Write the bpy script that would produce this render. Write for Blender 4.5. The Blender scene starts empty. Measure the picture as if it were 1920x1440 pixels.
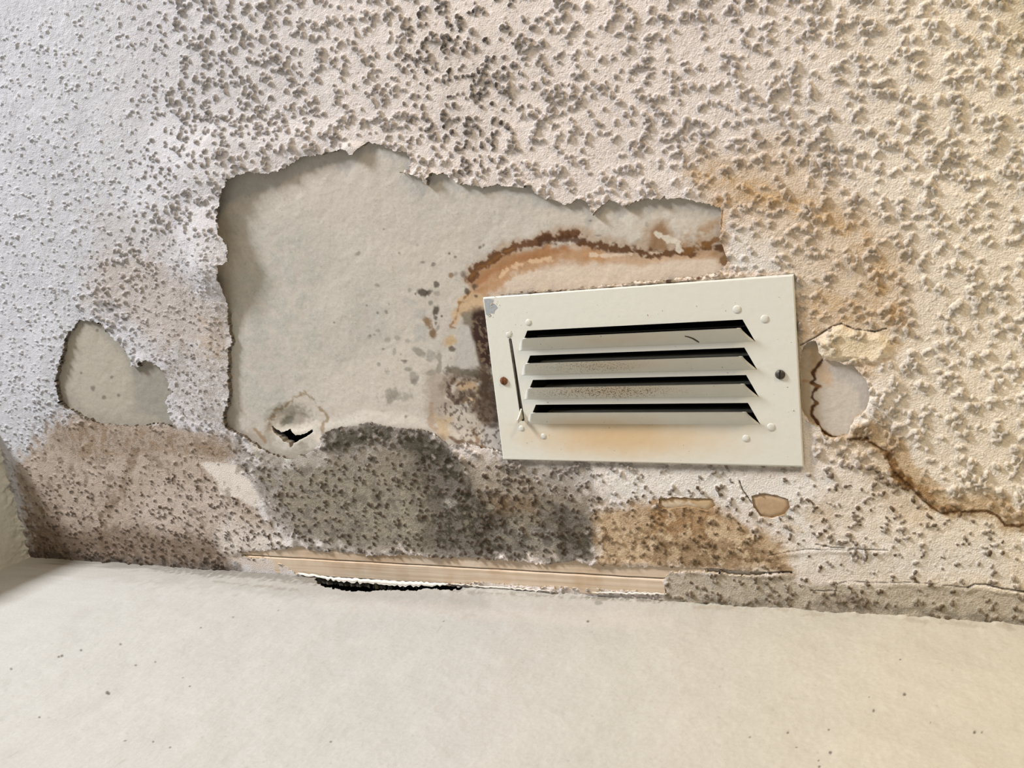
import bpy, math
import numpy as np
from mathutils import Matrix, Vector
from mathutils.geometry import tessellate_polygon

# ------------------------------------------------------------------ camera, light, exposure
H = 2.5                                   # height of the ceiling above the floor
FPX = 1591.13                             # focal length for a 1920 px wide frame
V1 = np.array([-3210.174, 66.873, FPX]); V2 = np.array([952.651, 7872.69, FPX])
_a = -V1/np.linalg.norm(V1); _b = V2/np.linalg.norm(V2)
NZ = np.cross(_a, _b); NZ /= np.linalg.norm(NZ)
def _ray(px, py): return np.array([px-960., py-720., FPX])
_w0 = _ray(55, 1045); _w0 = _w0/(_w0@NZ); _w1 = _ray(1920, 1172); _w1 = _w1/(_w1@NZ)
NX = (_w1-_w0)/np.linalg.norm(_w1-_w0); NY = np.cross(NZ, NX)
SC = 0.35/0.39565
CAM = -np.array([_w0@NX, _w0@NY, _w0@NZ])*SC + np.array([0, 0, H])
R = np.array([NX, NY, NZ])                # camera vector -> world vector

def on_ceiling(px, py, z=0.0):            # a sight line met with a level plane z below/above the ceiling
    d = R@_ray(px, py); t = (H+z-CAM[2])/d[2]; return CAM+t*d
def on_wall(px, py, y=0.0):
    d = R@_ray(px, py); t = (y-CAM[1])/d[1]; return CAM+t*d
def project(X, Y, Z):
    q = np.stack([X-CAM[0], Y-CAM[1], Z-CAM[2]], -1)@R
    return 960+FPX*q[..., 0]/q[..., 2], 720+FPX*q[..., 1]/q[..., 2]

scene = bpy.context.scene
COL = scene.collection
cd = bpy.data.cameras.new('camera'); cam = bpy.data.objects.new('camera', cd); COL.objects.link(cam)
cd.sensor_width = 36; cd.lens = FPX/1920*36; cd.clip_start = 0.02
M = Matrix.Identity(4)
for i in range(3):
    M[i][0] = R[i][0]; M[i][1] = -R[i][1]; M[i][2] = -R[i][2]; M[i][3] = CAM[i]
cam.matrix_world = M
scene.camera = cam
vs = scene.view_settings
vs.view_transform = 'Standard'; vs.look = 'None'; vs.gamma = 1; vs.use_curve_mapping = False
vs.exposure = 0.0

w = bpy.data.worlds.new('room_light'); scene.world = w; w.use_nodes = True
nt = w.node_tree; bg = nt.nodes['Background']
tc = nt.nodes.new('ShaderNodeTexCoord'); sp = nt.nodes.new('ShaderNodeSeparateXYZ')
rp = nt.nodes.new('ShaderNodeValToRGB'); mr = nt.nodes.new('ShaderNodeMapRange')
nt.links.new(tc.outputs['Generated'], sp.inputs[0]); nt.links.new(sp.outputs[2], mr.inputs[0])
mr.inputs[1].default_value = -1; mr.inputs[2].default_value = 1
nt.links.new(mr.outputs[0], rp.inputs[0]); nt.links.new(rp.outputs[0], bg.inputs[0])
rp.color_ramp.elements[0].position = 0.0; rp.color_ramp.elements[0].color = (0.80, 0.765, 0.735, 1)
rp.color_ramp.elements[1].position = 0.55; rp.color_ramp.elements[1].color = (0.52, 0.515, 0.51, 1)
bg.inputs[1].default_value = 0.41

def area(name, loc, target, size, power, color):
    ld = bpy.data.lights.new(name, 'AREA'); ld.shape = 'RECTANGLE'; ld.size = size[0]; ld.size_y = size[1]
    ld.energy = power; ld.color = color
    o = bpy.data.objects.new(name, ld); COL.objects.link(o); o.location = loc
    o.rotation_euler = (Vector(target)-Vector(loc)).to_track_quat('-Z', 'Y').to_euler()
    return o
area('window_daylight', (-2.1, -3.6, H-1.5), (0.8, -0.4, H), (0.9, 0.9), 340, (0.95, 0.96, 1.0))
area('warm_room_lamp', (2.7, -2.5, H-1.0), (1.4, -0.3, H), (0.40, 0.40), 38, (1.0, 0.76, 0.44))
area('room_fill', (0.9, -2.6, H-0.9), (0.9, -0.2, H), (0.5, 0.3), 6, (1.0, 0.84, 0.80))

# ------------------------------------------------------------------ noise
_rs = np.random.RandomState(7)
_T = _rs.rand(256, 256).astype(np.float32)
def vn(x, y, k=0):
    x = x+37.7*k+1000; y = y+91.3*k+1000
    xi = np.floor(x).astype(np.int32); yi = np.floor(y).astype(np.int32)
    fx = (x-xi).astype(np.float32); fy = (y-yi).astype(np.float32)
    fx = fx*fx*(3-2*fx); fy = fy*fy*(3-2*fy)
    a = xi & 255; b = (xi+1) & 255; c = yi & 255; d = (yi+1) & 255
    t0 = _T[c, a]*(1-fx)+_T[c, b]*fx; t1 = _T[d, a]*(1-fx)+_T[d, b]*fx
    return (t0*(1-fy)+t1*fy)*2-1
def fbm(x, y, octv=4, k=0):
    s = 0; a = 1.0; n = 0
    for i in range(octv):
        c_, s_ = math.cos(.65+1.13*i+k), math.sin(.65+1.13*i+k)
        s = s+a*vn((x*c_-y*s_)*2**i, (x*s_+y*c_)*2**i, k+3*i); n += a; a *= 0.55
    return s/n*1.6
def sst(e0, e1, v):
    t = np.clip((v-e0)/(e1-e0), 0, 1); return t*t*(3-2*t)

# ------------------------------------------------------------------ a sheet: a fine grid with fields on it
class Sheet:
    def __init__(s, X, Y, PX, PY, base):      # X, Y: in-plane metres
        s.X, s.Y = X, Y
        s.PX, s.PY = PX.astype(np.float32), PY.astype(np.float32)
        s.C = np.empty(X.shape+(3,), np.float32); s.C[:] = base
        mx, my = (X*1000).astype(np.float32), (Y*1000).astype(np.float32)
        s.mx, s.my = mx, my
        s.n40 = fbm(mx/45, my/45, 4, 1); s.n12 = fbm(mx/12, my/12, 4, 5)
        s.n5 = fbm(mx/5, my/5, 3, 11); s.n2 = fbm(mx/2.2, my/2.2, 2, 17)
        s.F = np.full(X.shape, 1e3, np.float32)
        s.h = np.zeros(X.shape, np.float32)    # towards the room, metres
        s.rng = (s.PX.min(), s.PX.max())
    def win(s, x0, y0, x1, y1):
        m = (s.PX > x0) & (s.PX < x1) & (s.PY > y0) & (s.PY < y1)
        r = np.flatnonzero(m.any(1)); c = np.flatnonzero(m.any(0))
        if len(r) == 0: return None
        return (slice(r[0], r[-1]+1), slice(c[0], c[-1]+1))
    def sdf(s, poly, pad=40, closed=True):
        P = np.array(poly, np.float32)
        sl = s.win(P[:, 0].min()-pad, P[:, 1].min()-pad, P[:, 0].max()+pad, P[:, 1].max()+pad)
        if sl is None: return None, None
        x = s.PX[sl]; y = s.PY[sl]
        d = np.full(x.shape, 1e9, np.float32); ins = np.zeros(x.shape, bool)
        n = len(P)
        for i in range(n if closed else n-1):
            a = P[i]; b = P[(i+1) % n]; e = b-a
            wx = x-a[0]; wy = y-a[1]
            t = np.clip((wx*e[0]+wy*e[1])/(e@e+1e-9), 0, 1)
            d = np.minimum(d, (wx-t*e[0])**2+(wy-t*e[1])**2)
            if closed:
                c = (a[1] > y) != (b[1] > y)
                ins ^= c & (x < (b[0]-a[0])*(y-a[1])/(b[1]-a[1]+1e-9)+a[0])
        d = np.sqrt(d)
        if closed: d = np.where(ins, -d, d)
        return sl, d
    def _nz(s, sl, amp, kind):
        return amp*getattr(s, kind)[sl]
    def region(s, poly, feather=8, amp=10, kind='n12', pad=None):
        pad = pad or feather*1.5+amp*1.5+5
        sl, d = s.sdf(poly, pad)
        if sl is None: return None, None
        d = d+s._nz(sl, amp, kind)
        m = sst(feather, -feather, d)
        # nothing leaks past the padding
        return sl, m
    def line(s, pts, width=4, feather=3, amp=3, kind='n5'):
        sl, d = s.sdf(pts, width+feather+amp*1.6+5, False)
        if sl is None: return None, None
        d = d+s._nz(sl, amp, kind)
        return sl, sst(width/2+feather, width/2-feather*0.3, d)
    def spot(s, cx, cy, rx, ry=None, ang=0, soft=.3, amp=.25, kind='n5'):
        ry = ry or rx; q = max(rx, ry)*1.8
        sl = s.win(cx-q, cy-q, cx+q, cy+q)
        if sl is None: return None, None
        x = s.PX[sl]-cx; y = s.PY[sl]-cy; c, n = math.cos(math.radians(ang)), math.sin(math.radians(ang))
        d = np.hypot((x*c+y*n)/rx, (-x*n+y*c)/ry)+amp*getattr(s, kind)[sl]
        return sl, sst(1+soft, 1-soft, d)
    def paint(s, sm, col, a=1.0, mod=None):
        sl, m = sm
        if sl is None: return
        m = m*a
        if mod is not None: m = m*mod[sl]
        m = np.clip(m, 0, 1)[..., None]
        s.C[sl] = s.C[sl]*(1-m)+np.array(col, np.float32)*m
    def add(s, field, sm, v):
        sl, m = sm
        if sl is None: return
        field[sl] += m*v
    def blend(s, field, sm, v):
        sl, m = sm
        if sl is None: return
        field[sl] = field[sl]*(1-m)+v*m
    def hole(s, poly, jag=3.0, kind='n5', pad=25):
        sl, d = s.sdf(poly, pad)
        if sl is None: return
        s.F[sl] = np.minimum(s.F[sl], d+jag*getattr(s, kind)[sl]+jag*.5*s.n2[sl])

def build_sheet(name, s, to3, mat, skirt=None, parent=None, out=1):
    """to3(X, Y, h) -> xyz.  F<0 is cut away, its rim follows F=0, and the rim gets a broken edge of real thickness."""
    X = s.X.copy(); Y = s.Y.copy(); F = s.F
    ny, nx = X.shape
    use = (F > 0)
    fm = use[:-1, :-1] | use[1:, :-1] | use[:-1, 1:] | use[1:, 1:]
    near = F < 0
    if near.any():
        gy, gx = np.gradient(F)
        dxc = np.gradient(X, axis=1); dyr = np.gradient(Y, axis=0)
        gx = gx/dxc; gy = gy/dyr
        g2 = gx*gx+gy*gy+1e-9
        mv = near
        sx = np.clip(-F*gx/g2, -1.2*np.abs(dxc), 1.2*np.abs(dxc)); sy = np.clip(-F*gy/g2, -1.2*np.abs(dyr), 1.2*np.abs(dyr))
        X[mv] += sx[mv]; Y[mv] += sy[mv]
    co = to3(X, Y, s.h).reshape(-1, 3).astype(np.float32)
    colr = s.C.reshape(-1, 3)
    I = np.arange(ny*nx, dtype=np.int32).reshape(ny, nx)
    a, b, c, d = I[:-1, :-1][fm], I[:-1, 1:][fm], I[1:, 1:][fm], I[1:, :-1][fm]
    q = np.stack([a, b, c, d], 1) if out > 0 else np.stack([a, d, c, b], 1)
    if skirt is not None and near.any():
        nr = (F.reshape(-1) <= 0)
        fq = q[nr[q].any(1)]
        e = np.concatenate([fq[:, [0, 1]], fq[:, [1, 2]], fq[:, [2, 3]], fq[:, [3, 0]]])
        e = e[nr[e].all(1)]
        key = np.sort(e, 1); key = key[:, 0].astype(np.int64)*(ny*nx)+key[:, 1]
        _, idx, cnt = np.unique(key, return_index=True, return_counts=True)
        e = e[idx[cnt == 1]]
        vsk = np.unique(e); mp = np.full(ny*nx, -1, np.int64); mp[vsk] = np.arange(len(vsk))+ny*nx
        top = skirt(co[vsk], vsk)
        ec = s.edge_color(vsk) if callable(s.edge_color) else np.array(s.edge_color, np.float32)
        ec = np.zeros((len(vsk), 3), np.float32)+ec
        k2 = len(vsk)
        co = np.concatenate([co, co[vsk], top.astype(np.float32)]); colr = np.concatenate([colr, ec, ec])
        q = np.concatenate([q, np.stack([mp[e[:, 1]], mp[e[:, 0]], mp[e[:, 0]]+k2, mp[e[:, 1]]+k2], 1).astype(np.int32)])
    used = np.zeros(len(co), bool); used[q.reshape(-1)] = True
    rm = np.cumsum(used)-1
    q = rm[q].astype(np.int32); co = co[used]; colr = colr[used]
    me = bpy.data.meshes.new(name)
    me.vertices.add(len(co)); me.vertices.foreach_set('co', co.reshape(-1))
    me.loops.add(len(q)*4); me.loops.foreach_set('vertex_index', q.reshape(-1))
    me.polygons.add(len(q)); me.polygons.foreach_set('loop_start', np.arange(0, len(q)*4, 4, dtype=np.int32))
    me.polygons.foreach_set('use_smooth', np.ones(len(q), bool))
    me.update(calc_edges=True)
    at = me.color_attributes.new('stain', 'FLOAT_COLOR', 'POINT')
    buf = np.ones((len(co), 4), np.float32); buf[:, :3] = np.clip(colr, 0.004, 1); at.data.foreach_set('color', buf.reshape(-1))
    me.materials.append(mat)
    o = bpy.data.objects.new(name, me); COL.objects.link(o)
    if parent: o.parent = parent
    return o

# ------------------------------------------------------------------ materials
def nodes(name, rough=0.9, spec=0.3):
    m = bpy.data.materials.new(name); m.use_nodes = True
    t = m.node_tree; p = t.nodes['Principled BSDF']
    p.inputs['Roughness'].default_value = rough; p.inputs['Specular IOR Level'].default_value = spec
    return m, t, p
def N(t, kind, **kw):
    n = t.nodes.new(kind)
    for k, v in kw.items():
        if k in n.inputs: n.inputs[k].default_value = v
        else: setattr(n, k, v)
    return n
def stained(name, rough=0.9, spec=0.25, fine=900, amt=0.10, bump=0.0005, bfine=650, coarse=160, cdist=0.0):
    m, t, p = nodes(name, rough, spec)
    at = N(t, 'ShaderNodeAttribute', attribute_name='stain')
    tc = N(t, 'ShaderNodeTexCoord')
    n1 = N(t, 'ShaderNodeTexNoise', Scale=fine, Detail=3.0)
    t.links.new(tc.outputs['Object'], n1.inputs['Vector'])
    mp = N(t, 'ShaderNodeMapRange'); mp.inputs[1].default_value = .3; mp.inputs[2].default_value = .7
    mp.inputs[3].default_value = 1-amt; mp.inputs[4].default_value = 1+amt*.5
    t.links.new(n1.outputs['Fac'], mp.inputs[0])
    mx = N(t, 'ShaderNodeVectorMath', operation='SCALE')
    t.links.new(at.outputs['Color'], mx.inputs[0]); t.links.new(mp.outputs[0], mx.inputs['Scale'])
    t.links.new(mx.outputs[0], p.inputs['Base Color'])
    n2 = N(t, 'ShaderNodeTexNoise', Scale=bfine, Detail=3.0); t.links.new(tc.outputs['Object'], n2.inputs['Vector'])
    b = N(t, 'ShaderNodeBump', Distance=bump, Strength=1.0)
    t.links.new(n2.outputs['Fac'], b.inputs['Height']); t.links.new(b.outputs[0], p.inputs['Normal'])
    if cdist:
        n3 = N(t, 'ShaderNodeTexNoise', Scale=coarse, Detail=2.0); t.links.new(tc.outputs['Object'], n3.inputs['Vector'])
        b2 = N(t, 'ShaderNodeBump', Distance=cdist, Strength=1.0)
        t.links.new(n3.outputs['Fac'], b2.inputs['Height']); t.links.new(b.outputs[0], b2.inputs['Normal']); t.links.new(b2.outputs[0], p.inputs['Normal'])
    return m
MAT_COAT = stained('popcorn_coating', fine=700, amt=.16, bump=.0009, bfine=600)
MAT_BOARD = stained('bare_board', rough=.8, fine=260, amt=.07, bump=.0002, bfine=500)
MAT_WALL = stained('wall_paint', rough=.75, fine=220, amt=.05, bump=.0004, bfine=260, coarse=40, cdist=.0003)

def plain(name, col, rough=.6, spec=.4, metal=0, amt=.1, scale=300, bump=.0002):
    m, t, p = nodes(name, rough, spec); p.inputs['Metallic'].default_value = metal
    tc = N(t, 'ShaderNodeTexCoord'); n1 = N(t, 'ShaderNodeTexNoise', Scale=scale, Detail=3.0)
    t.links.new(tc.outputs['Object'], n1.inputs['Vector'])
    r = N(t, 'ShaderNodeValToRGB'); r.color_ramp.elements[0].position = .3; r.color_ramp.elements[1].position = .7
    r.color_ramp.elements[0].color = tuple(c*(1-amt) for c in col)+(1,); r.color_ramp.elements[1].color = tuple(min(1, c*(1+amt*.5)) for c in col)+(1,)
    t.links.new(n1.outputs['Fac'], r.inputs[0]); t.links.new(r.outputs[0], p.inputs['Base Color'])
    b = N(t, 'ShaderNodeBump', Distance=bump); t.links.new(n1.outputs['Fac'], b.inputs['Height']); t.links.new(b.outputs[0], p.inputs['Normal'])
    return m

def mesh_obj(name, verts, faces, mat, parent=None, smooth=False):
    me = bpy.data.meshes.new(name); me.from_pydata([tuple(v) for v in verts], [], faces); me.update()
    if smooth:
        for p in me.polygons: p.use_smooth = True
    me.materials.append(mat)
    o = bpy.data.objects.new(name, me); COL.objects.link(o)
    if parent: o.parent = parent
    return o
def box(x0, x1, y0, y1, z0, z1):
    v = [(x, y, z) for x in (x0, x1) for y in (y0, y1) for z in (z0, z1)]
    f = [(0, 1, 3, 2), (4, 6, 7, 5), (0, 4, 5, 1), (2, 3, 7, 6), (0, 2, 6, 4), (1, 5, 7, 3)]
    return v, f

# ------------------------------------------------------------------ grids
STEP = 1.45
def axis_x():
    p = np.arange(-60, 2040, STEP); xs = np.array([on_ceiling(q, 900)[0] for q in p]); xs = xs[(xs > 0.0015)]
    far = [xs[-1]]; d = xs[-1]-xs[-2]
    while far[-1] < 3.2: d = min(d*1.12, .05); far.append(far[-1]+d)
    return np.concatenate([[0.0], xs, far[1:]])
def axis_y():
    p = np.concatenate([np.arange(1200, 0, -STEP), np.arange(0, -430, -2.0)]); ys = np.array([on_ceiling(1150, q)[1] for q in p]); ys = ys[ys < -0.0006]
    far = [ys[-1]]; d = ys[-2]-ys[-1]
    while far[-1] > -2.4: d = min(d*1.12, .05); far.append(far[-1]-d)
    return np.concatenate([[0.0], ys, far[1:]])[::-1]
ax, ay = axis_x(), axis_y()
GX, GY = np.meshgrid(ax, ay)
PX, PY = project(GX, GY, np.full(GX.shape, H))
FINE = (on_ceiling(2040, 900)[0], ay[np.searchsorted(ay, on_ceiling(1150, -415)[1])])

vent_o = on_ceiling(905, 558, -.005)
vent_u = np.array([0.99952711, 0.03074991, 0.0]); vent_v = np.array([-0.03074991, 0.99952711, 0.0])
VW, VH = 0.3500, 0.1990
VU = (GX-vent_o[0])*vent_u[0]+(GY-vent_o[1])*vent_u[1]
VV = (GX-vent_o[0])*vent_v[0]+(GY-vent_o[1])*vent_v[1]

# outlines of the peeled areas, taken from the photograph and laid out on the ceiling plane
H_MAIN = [(428,362),(441,335),(470,322),(500,326),(525,322),(550,308),(568,295),(600,290),(625,284),(652,279),(660,290),(667,290),(680,273),(690,267),(715,272),(738,282),(758,282),(770,300),(768,318),(752,323),(775,328),(795,333),(800,345),(808,325),(830,325),(848,335),(860,345),(885,347),(905,352),(930,348),(965,350),(995,347),(1003,362),(1020,372),(1040,375),(1058,384),(1075,378),(1092,374),(1105,385),(1112,402),(1125,388),(1140,378),(1160,380),(1172,388),(1195,376),(1230,372),(1265,370),(1300,374),(1322,382),(1350,390),(1352,420),(1350,450),(1362,480),(1362,495),(1350,508),(1340,514),(1300,520),(1200,529),(1100,539),(1000,547),(940,552),(930,600),(960,700),(975,840),(945,846),(900,838),(870,832),(840,835),(815,815),(790,806),(740,803),(700,795),(688,792),(660,800),(625,803),(605,812),(600,835),(585,845),(565,855),(545,862),(520,855),(500,848),(480,835),(460,820),(440,812),(424,800),(420,780),(428,760),(432,740),(430,700),(432,680),(428,655),(438,640),(432,625),(428,600),(432,575),(430,540),(425,515),(430,495),(445,488),(443,478),(446,470),(440,455),(428,440),(425,420),(420,405),(422,385)]
H_LEFT = [(125,640),(130,622),(148,600),(172,602),(190,608),(200,620),(225,645),(240,665),(248,685),(262,686),(262,677),(280,677),(300,690),(310,700),(318,730),(325,735),(310,750),(318,780),(328,802),(300,793),(265,800),(220,798),(180,792),(155,780),(125,765),(112,750),(106,715),(112,690),(118,665)]
H_RIGHT = [(1503,655),(1512,642),(1530,638),(1535,660),(1545,675),(1570,676),(1580,682),(1600,684),(1615,700),(1629,720),(1629,750),(1620,773),(1602,786),(1594,800),(1590,816),(1565,822),(1545,815),(1532,797),(1520,790),(1508,778),(1502,760),(1500,700)]
H_CHIP1 = [(1235,935),(1260,932),(1300,934),(1335,935),(1342,948),(1325,958),(1290,950),(1250,955),(1237,950)]
H_CHIP2 = [(1408,930),(1430,925),(1455,928),(1478,935),(1482,950),(1470,965),(1445,972),(1425,968),(1412,950)]
H_STRIP = [(440,1044),(470,1034),(530,1030),(560,1024),(600,1033),(640,1034),(700,1042),(760,1038),(830,1045),(870,1044),(920,1048),(980,1052),(1030,1058),(1080,1050),(1110,1060),(1160,1062),(1250,1063),(1340,1068),(1420,1073),(1484,1073),(1440,1078),(1380,1078),(1300,1070),(1256,1072),(1243,1094),(1248,1112),(1200,1110),(1100,1104),(1000,1099),(900,1092),(845,1095),(700,1094),(590,1086),(555,1075),(530,1060),(500,1048)]

def arr(*a): return np.array(a)
# ------------------------------------------------------------------ the popcorn coating
print('coating grid', GX.shape)
s = Sheet(GX, GY, PX, PY, (0.68, 0.62, 0.58)); 
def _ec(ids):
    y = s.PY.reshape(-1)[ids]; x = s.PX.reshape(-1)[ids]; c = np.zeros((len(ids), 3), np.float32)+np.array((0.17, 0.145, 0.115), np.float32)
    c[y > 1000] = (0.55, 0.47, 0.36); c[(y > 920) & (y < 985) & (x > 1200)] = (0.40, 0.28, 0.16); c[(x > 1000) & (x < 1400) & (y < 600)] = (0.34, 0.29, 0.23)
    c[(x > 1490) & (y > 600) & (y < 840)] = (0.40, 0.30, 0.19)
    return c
s.edge_color = _ec  # broken rims: edge shade put into the colour, over mouldy brown
fineF = sst(FINE[0]+.01, FINE[0]-.03, GX)*sst(FINE[1]-.01, FINE[1]+.03, GY)
for hp, j in ((H_MAIN, 2.4), (H_LEFT, 2.4), (H_RIGHT, 1.6), (H_CHIP1,0.6), (H_CHIP2,0.6), (H_STRIP, 2.6)):
    s.hole(hp, j)
# openings behind the register
inner = np.maximum(np.maximum(.028-VU, VU-(VW-.03)), np.maximum(.028-VV, VV-(VH-.028)))*900
s.F = np.minimum(s.F, inner.astype(np.float32))

# cool daylight at far left and warm lamplight at right, put into the paint
lx = sst(900, 100, PX)[..., None]
s.C = (s.C*(1-lx)+np.array((0.52, 0.525, 0.555), np.float32)*lx).astype(np.float32)
rx = sst(1300, 1900, PX)[..., None]*.8
s.C = (s.C*(1-rx)+np.array((0.75, 0.665, 0.52), np.float32)*rx).astype(np.float32)
s.C *= (1+.05*s.n40+.03*s.n12)[..., None]

# where popcorn granules are thick, thin or absent
dens = np.ones(GX.shape, np.float32); size = np.ones(GX.shape, np.float32); dirt_shade = np.full(GX.shape, .50, np.float32)
S_SMOOTH = [(375,868),(400,865),(440,870),(455,885),(470,905),(485,930),(488,945),(480,955),(465,945),(450,935),(430,930),(412,925),(408,905),(395,890)]
s.blend(dens, s.region([(-60,-300),(240,-300),(300,120),(220,420),(120,560),(60,800),(-60,900)], 60, 30, 'n40'), .75)
s.blend(size, s.region([(-60,-300),(240,-300),(300,120),(220,420),(150,560),(100,700),(60,900),(-60,900)], 60, 30, 'n40'), .62)
s.blend(size, s.region([(300,440),(440,440),(440,800),(300,800),(240,600)], 30, 15), .6)
s.blend(size, s.region([(30,790),(330,800),(440,820),(580,870),(640,820),(850,850),(900,1040),(560,1030),(440,1040),(60,1050)], 20, 10), .72)
s.blend(dens, s.region([(60,790),(420,815),(440,870),(360,890),(200,880),(60,900)], 15, 10), .25)
s.blend(dens, s.region([(230,840),(290,850),(280,930),(200,1000),(190,940)], 10, 10), .3)
s.blend(dens, s.region(S_SMOOTH, 4, 3), 0)
s.blend(dens, s.region([(480,835),(600,845),(600,870),(540,880),(500,860)], 4, 4), .15)
s.blend(dens, s.region([(1385,893),(1470,893),(1475,930),(1400,930)], 6, 4), .1)
s.blend(dens, s.region([(1490,640),(1530,640),(1525,830),(1500,870),(1495,700)], 6, 4), .2)
s.blend(dens, s.region([(1480,1020),(1900,1060),(1900,1110),(1250,1070)], 25, 12), .55)
s.blend(dens, s.region([(1700,430),(1900,420),(1940,560),(1760,600)], 30, 20), .9)
s.blend(size, s.region([(1280,300),(1340,290),(1500,500),(1700,640),(1640,660),(1500,640),(1370,520),(1340,380)], 20, 10), .85)
s.blend(size, s.region([(1000,880),(1500,880),(1620,900),(1930,1000),(1930,1180),(1240,1130),(900,1045)], 25, 10), .70)
s.blend(dens, s.region([(435,1046),(520,1050),(565,1072),(560,1085),(460,1075)], 4, 3), 0)

# granule tip darkness: dirt and mould, with bump shade put in over the upper field
s.blend(dirt_shade, s.region([(250,-300),(1050,-300),(1000,120),(940,330),(760,300),(560,290),(440,420),(330,420),(230,260),(190,60)], 60, 30, 'n40'), .72)
s.blend(dirt_shade, s.region([(760,-20),(1000,-20),(1010,200),(940,330),(860,330),(780,240)], 40, 30), 1.0)
s.blend(dirt_shade, s.region([(1000,-300),(1560,-300),(1500,90),(1300,160),(1560,280),(1000,330)], 60, 30, 'n40'), .72)
s.blend(dirt_shade, s.region([(60,930),(220,880),(420,880),(580,860),(860,850),(960,880),(1140,880),(1130,1050),(60,1060)], 20, 12), 1.0)
s.blend(dirt_shade, s.region([(1130,900),(1600,860),(1900,1000),(1920,1180),(1250,1120)], 25, 15), 1.0)
s.blend(dirt_shade, s.region([(-60,-300),(230,-300),(240,200),(200,500),(60,700),(-60,900)], 60, 30, 'n40'), .22)
s.blend(dirt_shade, s.region([(120,470),(330,430),(430,560),(430,830),(330,800),(250,660)], 25, 15), .55)

rs = np.random.RandomState(11)
T = np.zeros(GX.shape, np.float32); Bh = np.zeros(GX.shape, np.float32)
def stamp(cx, cy, r, hgt, el, an, dk):
    i0 = np.searchsorted(ax, cx-r*1.6); i1 = np.searchsorted(ax, cx+r*1.6); j0 = np.searchsorted(ay, cy-r*1.6); j1 = np.searchsorted(ay, cy+r*1.6)
    if i1-i0 < 2 or j1-j0 < 2: return
    dx = ax[i0:i1][None, :]-cx; dy = ay[j0:j1][:, None]-cy
    c, n = math.cos(an), math.sin(an)
    u = (dx*c+dy*n)/el; v = (-dx*n+dy*c)*el
    sl = (slice(j0, j1), slice(i0, i1))
    q = (u*u+v*v)/(r*r)+.26*s.n2[sl]+.08
    k = np.clip(1-q, 0, 1)
    k2 = np.clip((k-.33)/.67, 0, 1); hh = hgt*(.45*np.power(k, 1.3)+.55*np.power(k2, .55))
    old = Bh[sl]
    tt = np.clip((k-.30)*5, 0, 1)*dk; T[sl] = np.where(hh > old, np.maximum(tt, T[sl]*.85), T[sl]); Bh[sl] = np.maximum(old, hh)+np.minimum(old, hh)*.25
nb = int(1.0/.80e-4*(min(FINE[0], 3)*abs(FINE[1])))          # one granule per square centimetre
pts = np.stack([rs.rand(nb)*FINE[0], FINE[1]*rs.rand(nb)], 1)
clump = fbm(pts[:, 0]*1000/22, pts[:, 1]*1000/22, 3, 30)
ii = np.clip(np.searchsorted(ax, pts[:, 0]), 0, len(ax)-1); jj = np.clip(np.searchsorted(ay, pts[:, 1]), 0, len(ay)-1)
D0 = dens[jj, ii]; S0 = size[jj, ii]
for k in range(nb):
    if rs.rand() > D0[k]*(.74+.26*clump[k]): continue
    x, y = pts[k]; n = 1+int(rs.rand() < .28)+int(rs.rand() < .14)+int(rs.rand() < .05)
    for m in range(n):
        r = (.0021+.0020*rs.rand()**1.6)*S0[k]*(1 if m == 0 else .8)
        stamp(x, y, r*1.35, r*(.8+.45*rs.rand()), 1+.35*rs.rand(), rs.rand()*3.14, .6+.4*rs.rand())
        an = rs.rand()*6.28; x += math.cos(an)*r*1.7; y += math.sin(an)*r*1.7
nf = int(nb*.7)                                             # small grains between the granules
for k in range(nf):
    x = rs.rand()*FINE[0]; y = FINE[1]*rs.rand()
    i = min(np.searchsorted(ax, x), len(ax)-1); j = min(np.searchsorted(ay, y), len(ay)-1)
    if dens[j, i] < .2: continue
    r = .0010+.0006*rs.rand(); stamp(x, y, r*1.2, r*.5, 1.2, rs.rand()*3.14, .25)

smoothm = sst(.05, .3, dens)
s.h = (Bh*fineF+(.0003*s.n12+.00022*s.n5+.00010*s.n2)*smoothm+.0006*s.n40).astype(np.float32)

# --- stains in the paint
BROWN = (0.20, 0.135, 0.085); TAN = (0.36, 0.265, 0.175); OCHRE = (0.50, 0.33, 0.155); RUST = (0.25, 0.105, 0.03)
MOLD = (0.034, 0.028, 0.016); GREY = (0.175, 0.146, 0.100); WHITE = (0.72, 0.70, 0.66)
def mod(f, lo, hi, a=0., b=1.): return a+(b-a)*sst(lo, hi, f)
L40, L12, L5 = mod(s.n40, -.5, .4), mod(s.n12, -.5, .4), mod(s.n5, -.6, .4, .3, 1); LM = mod(s.n12, -.5, .3, .55, 1)
# pale areas
s.paint(s.region([(1100,880),(1400,885),(1560,900),(1500,1000),(1360,940),(1240,930),(1150,950)], 20, 12), WHITE, .8)
s.paint(s.region([(1370,420),(1480,430),(1560,520),(1500,560),(1480,512),(1370,520)], 18, 12), WHITE, .7)
s.paint(s.region([(1500,1010),(1880,1020),(1880,1090),(1480,1060)], 25, 12), WHITE, .5)
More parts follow.
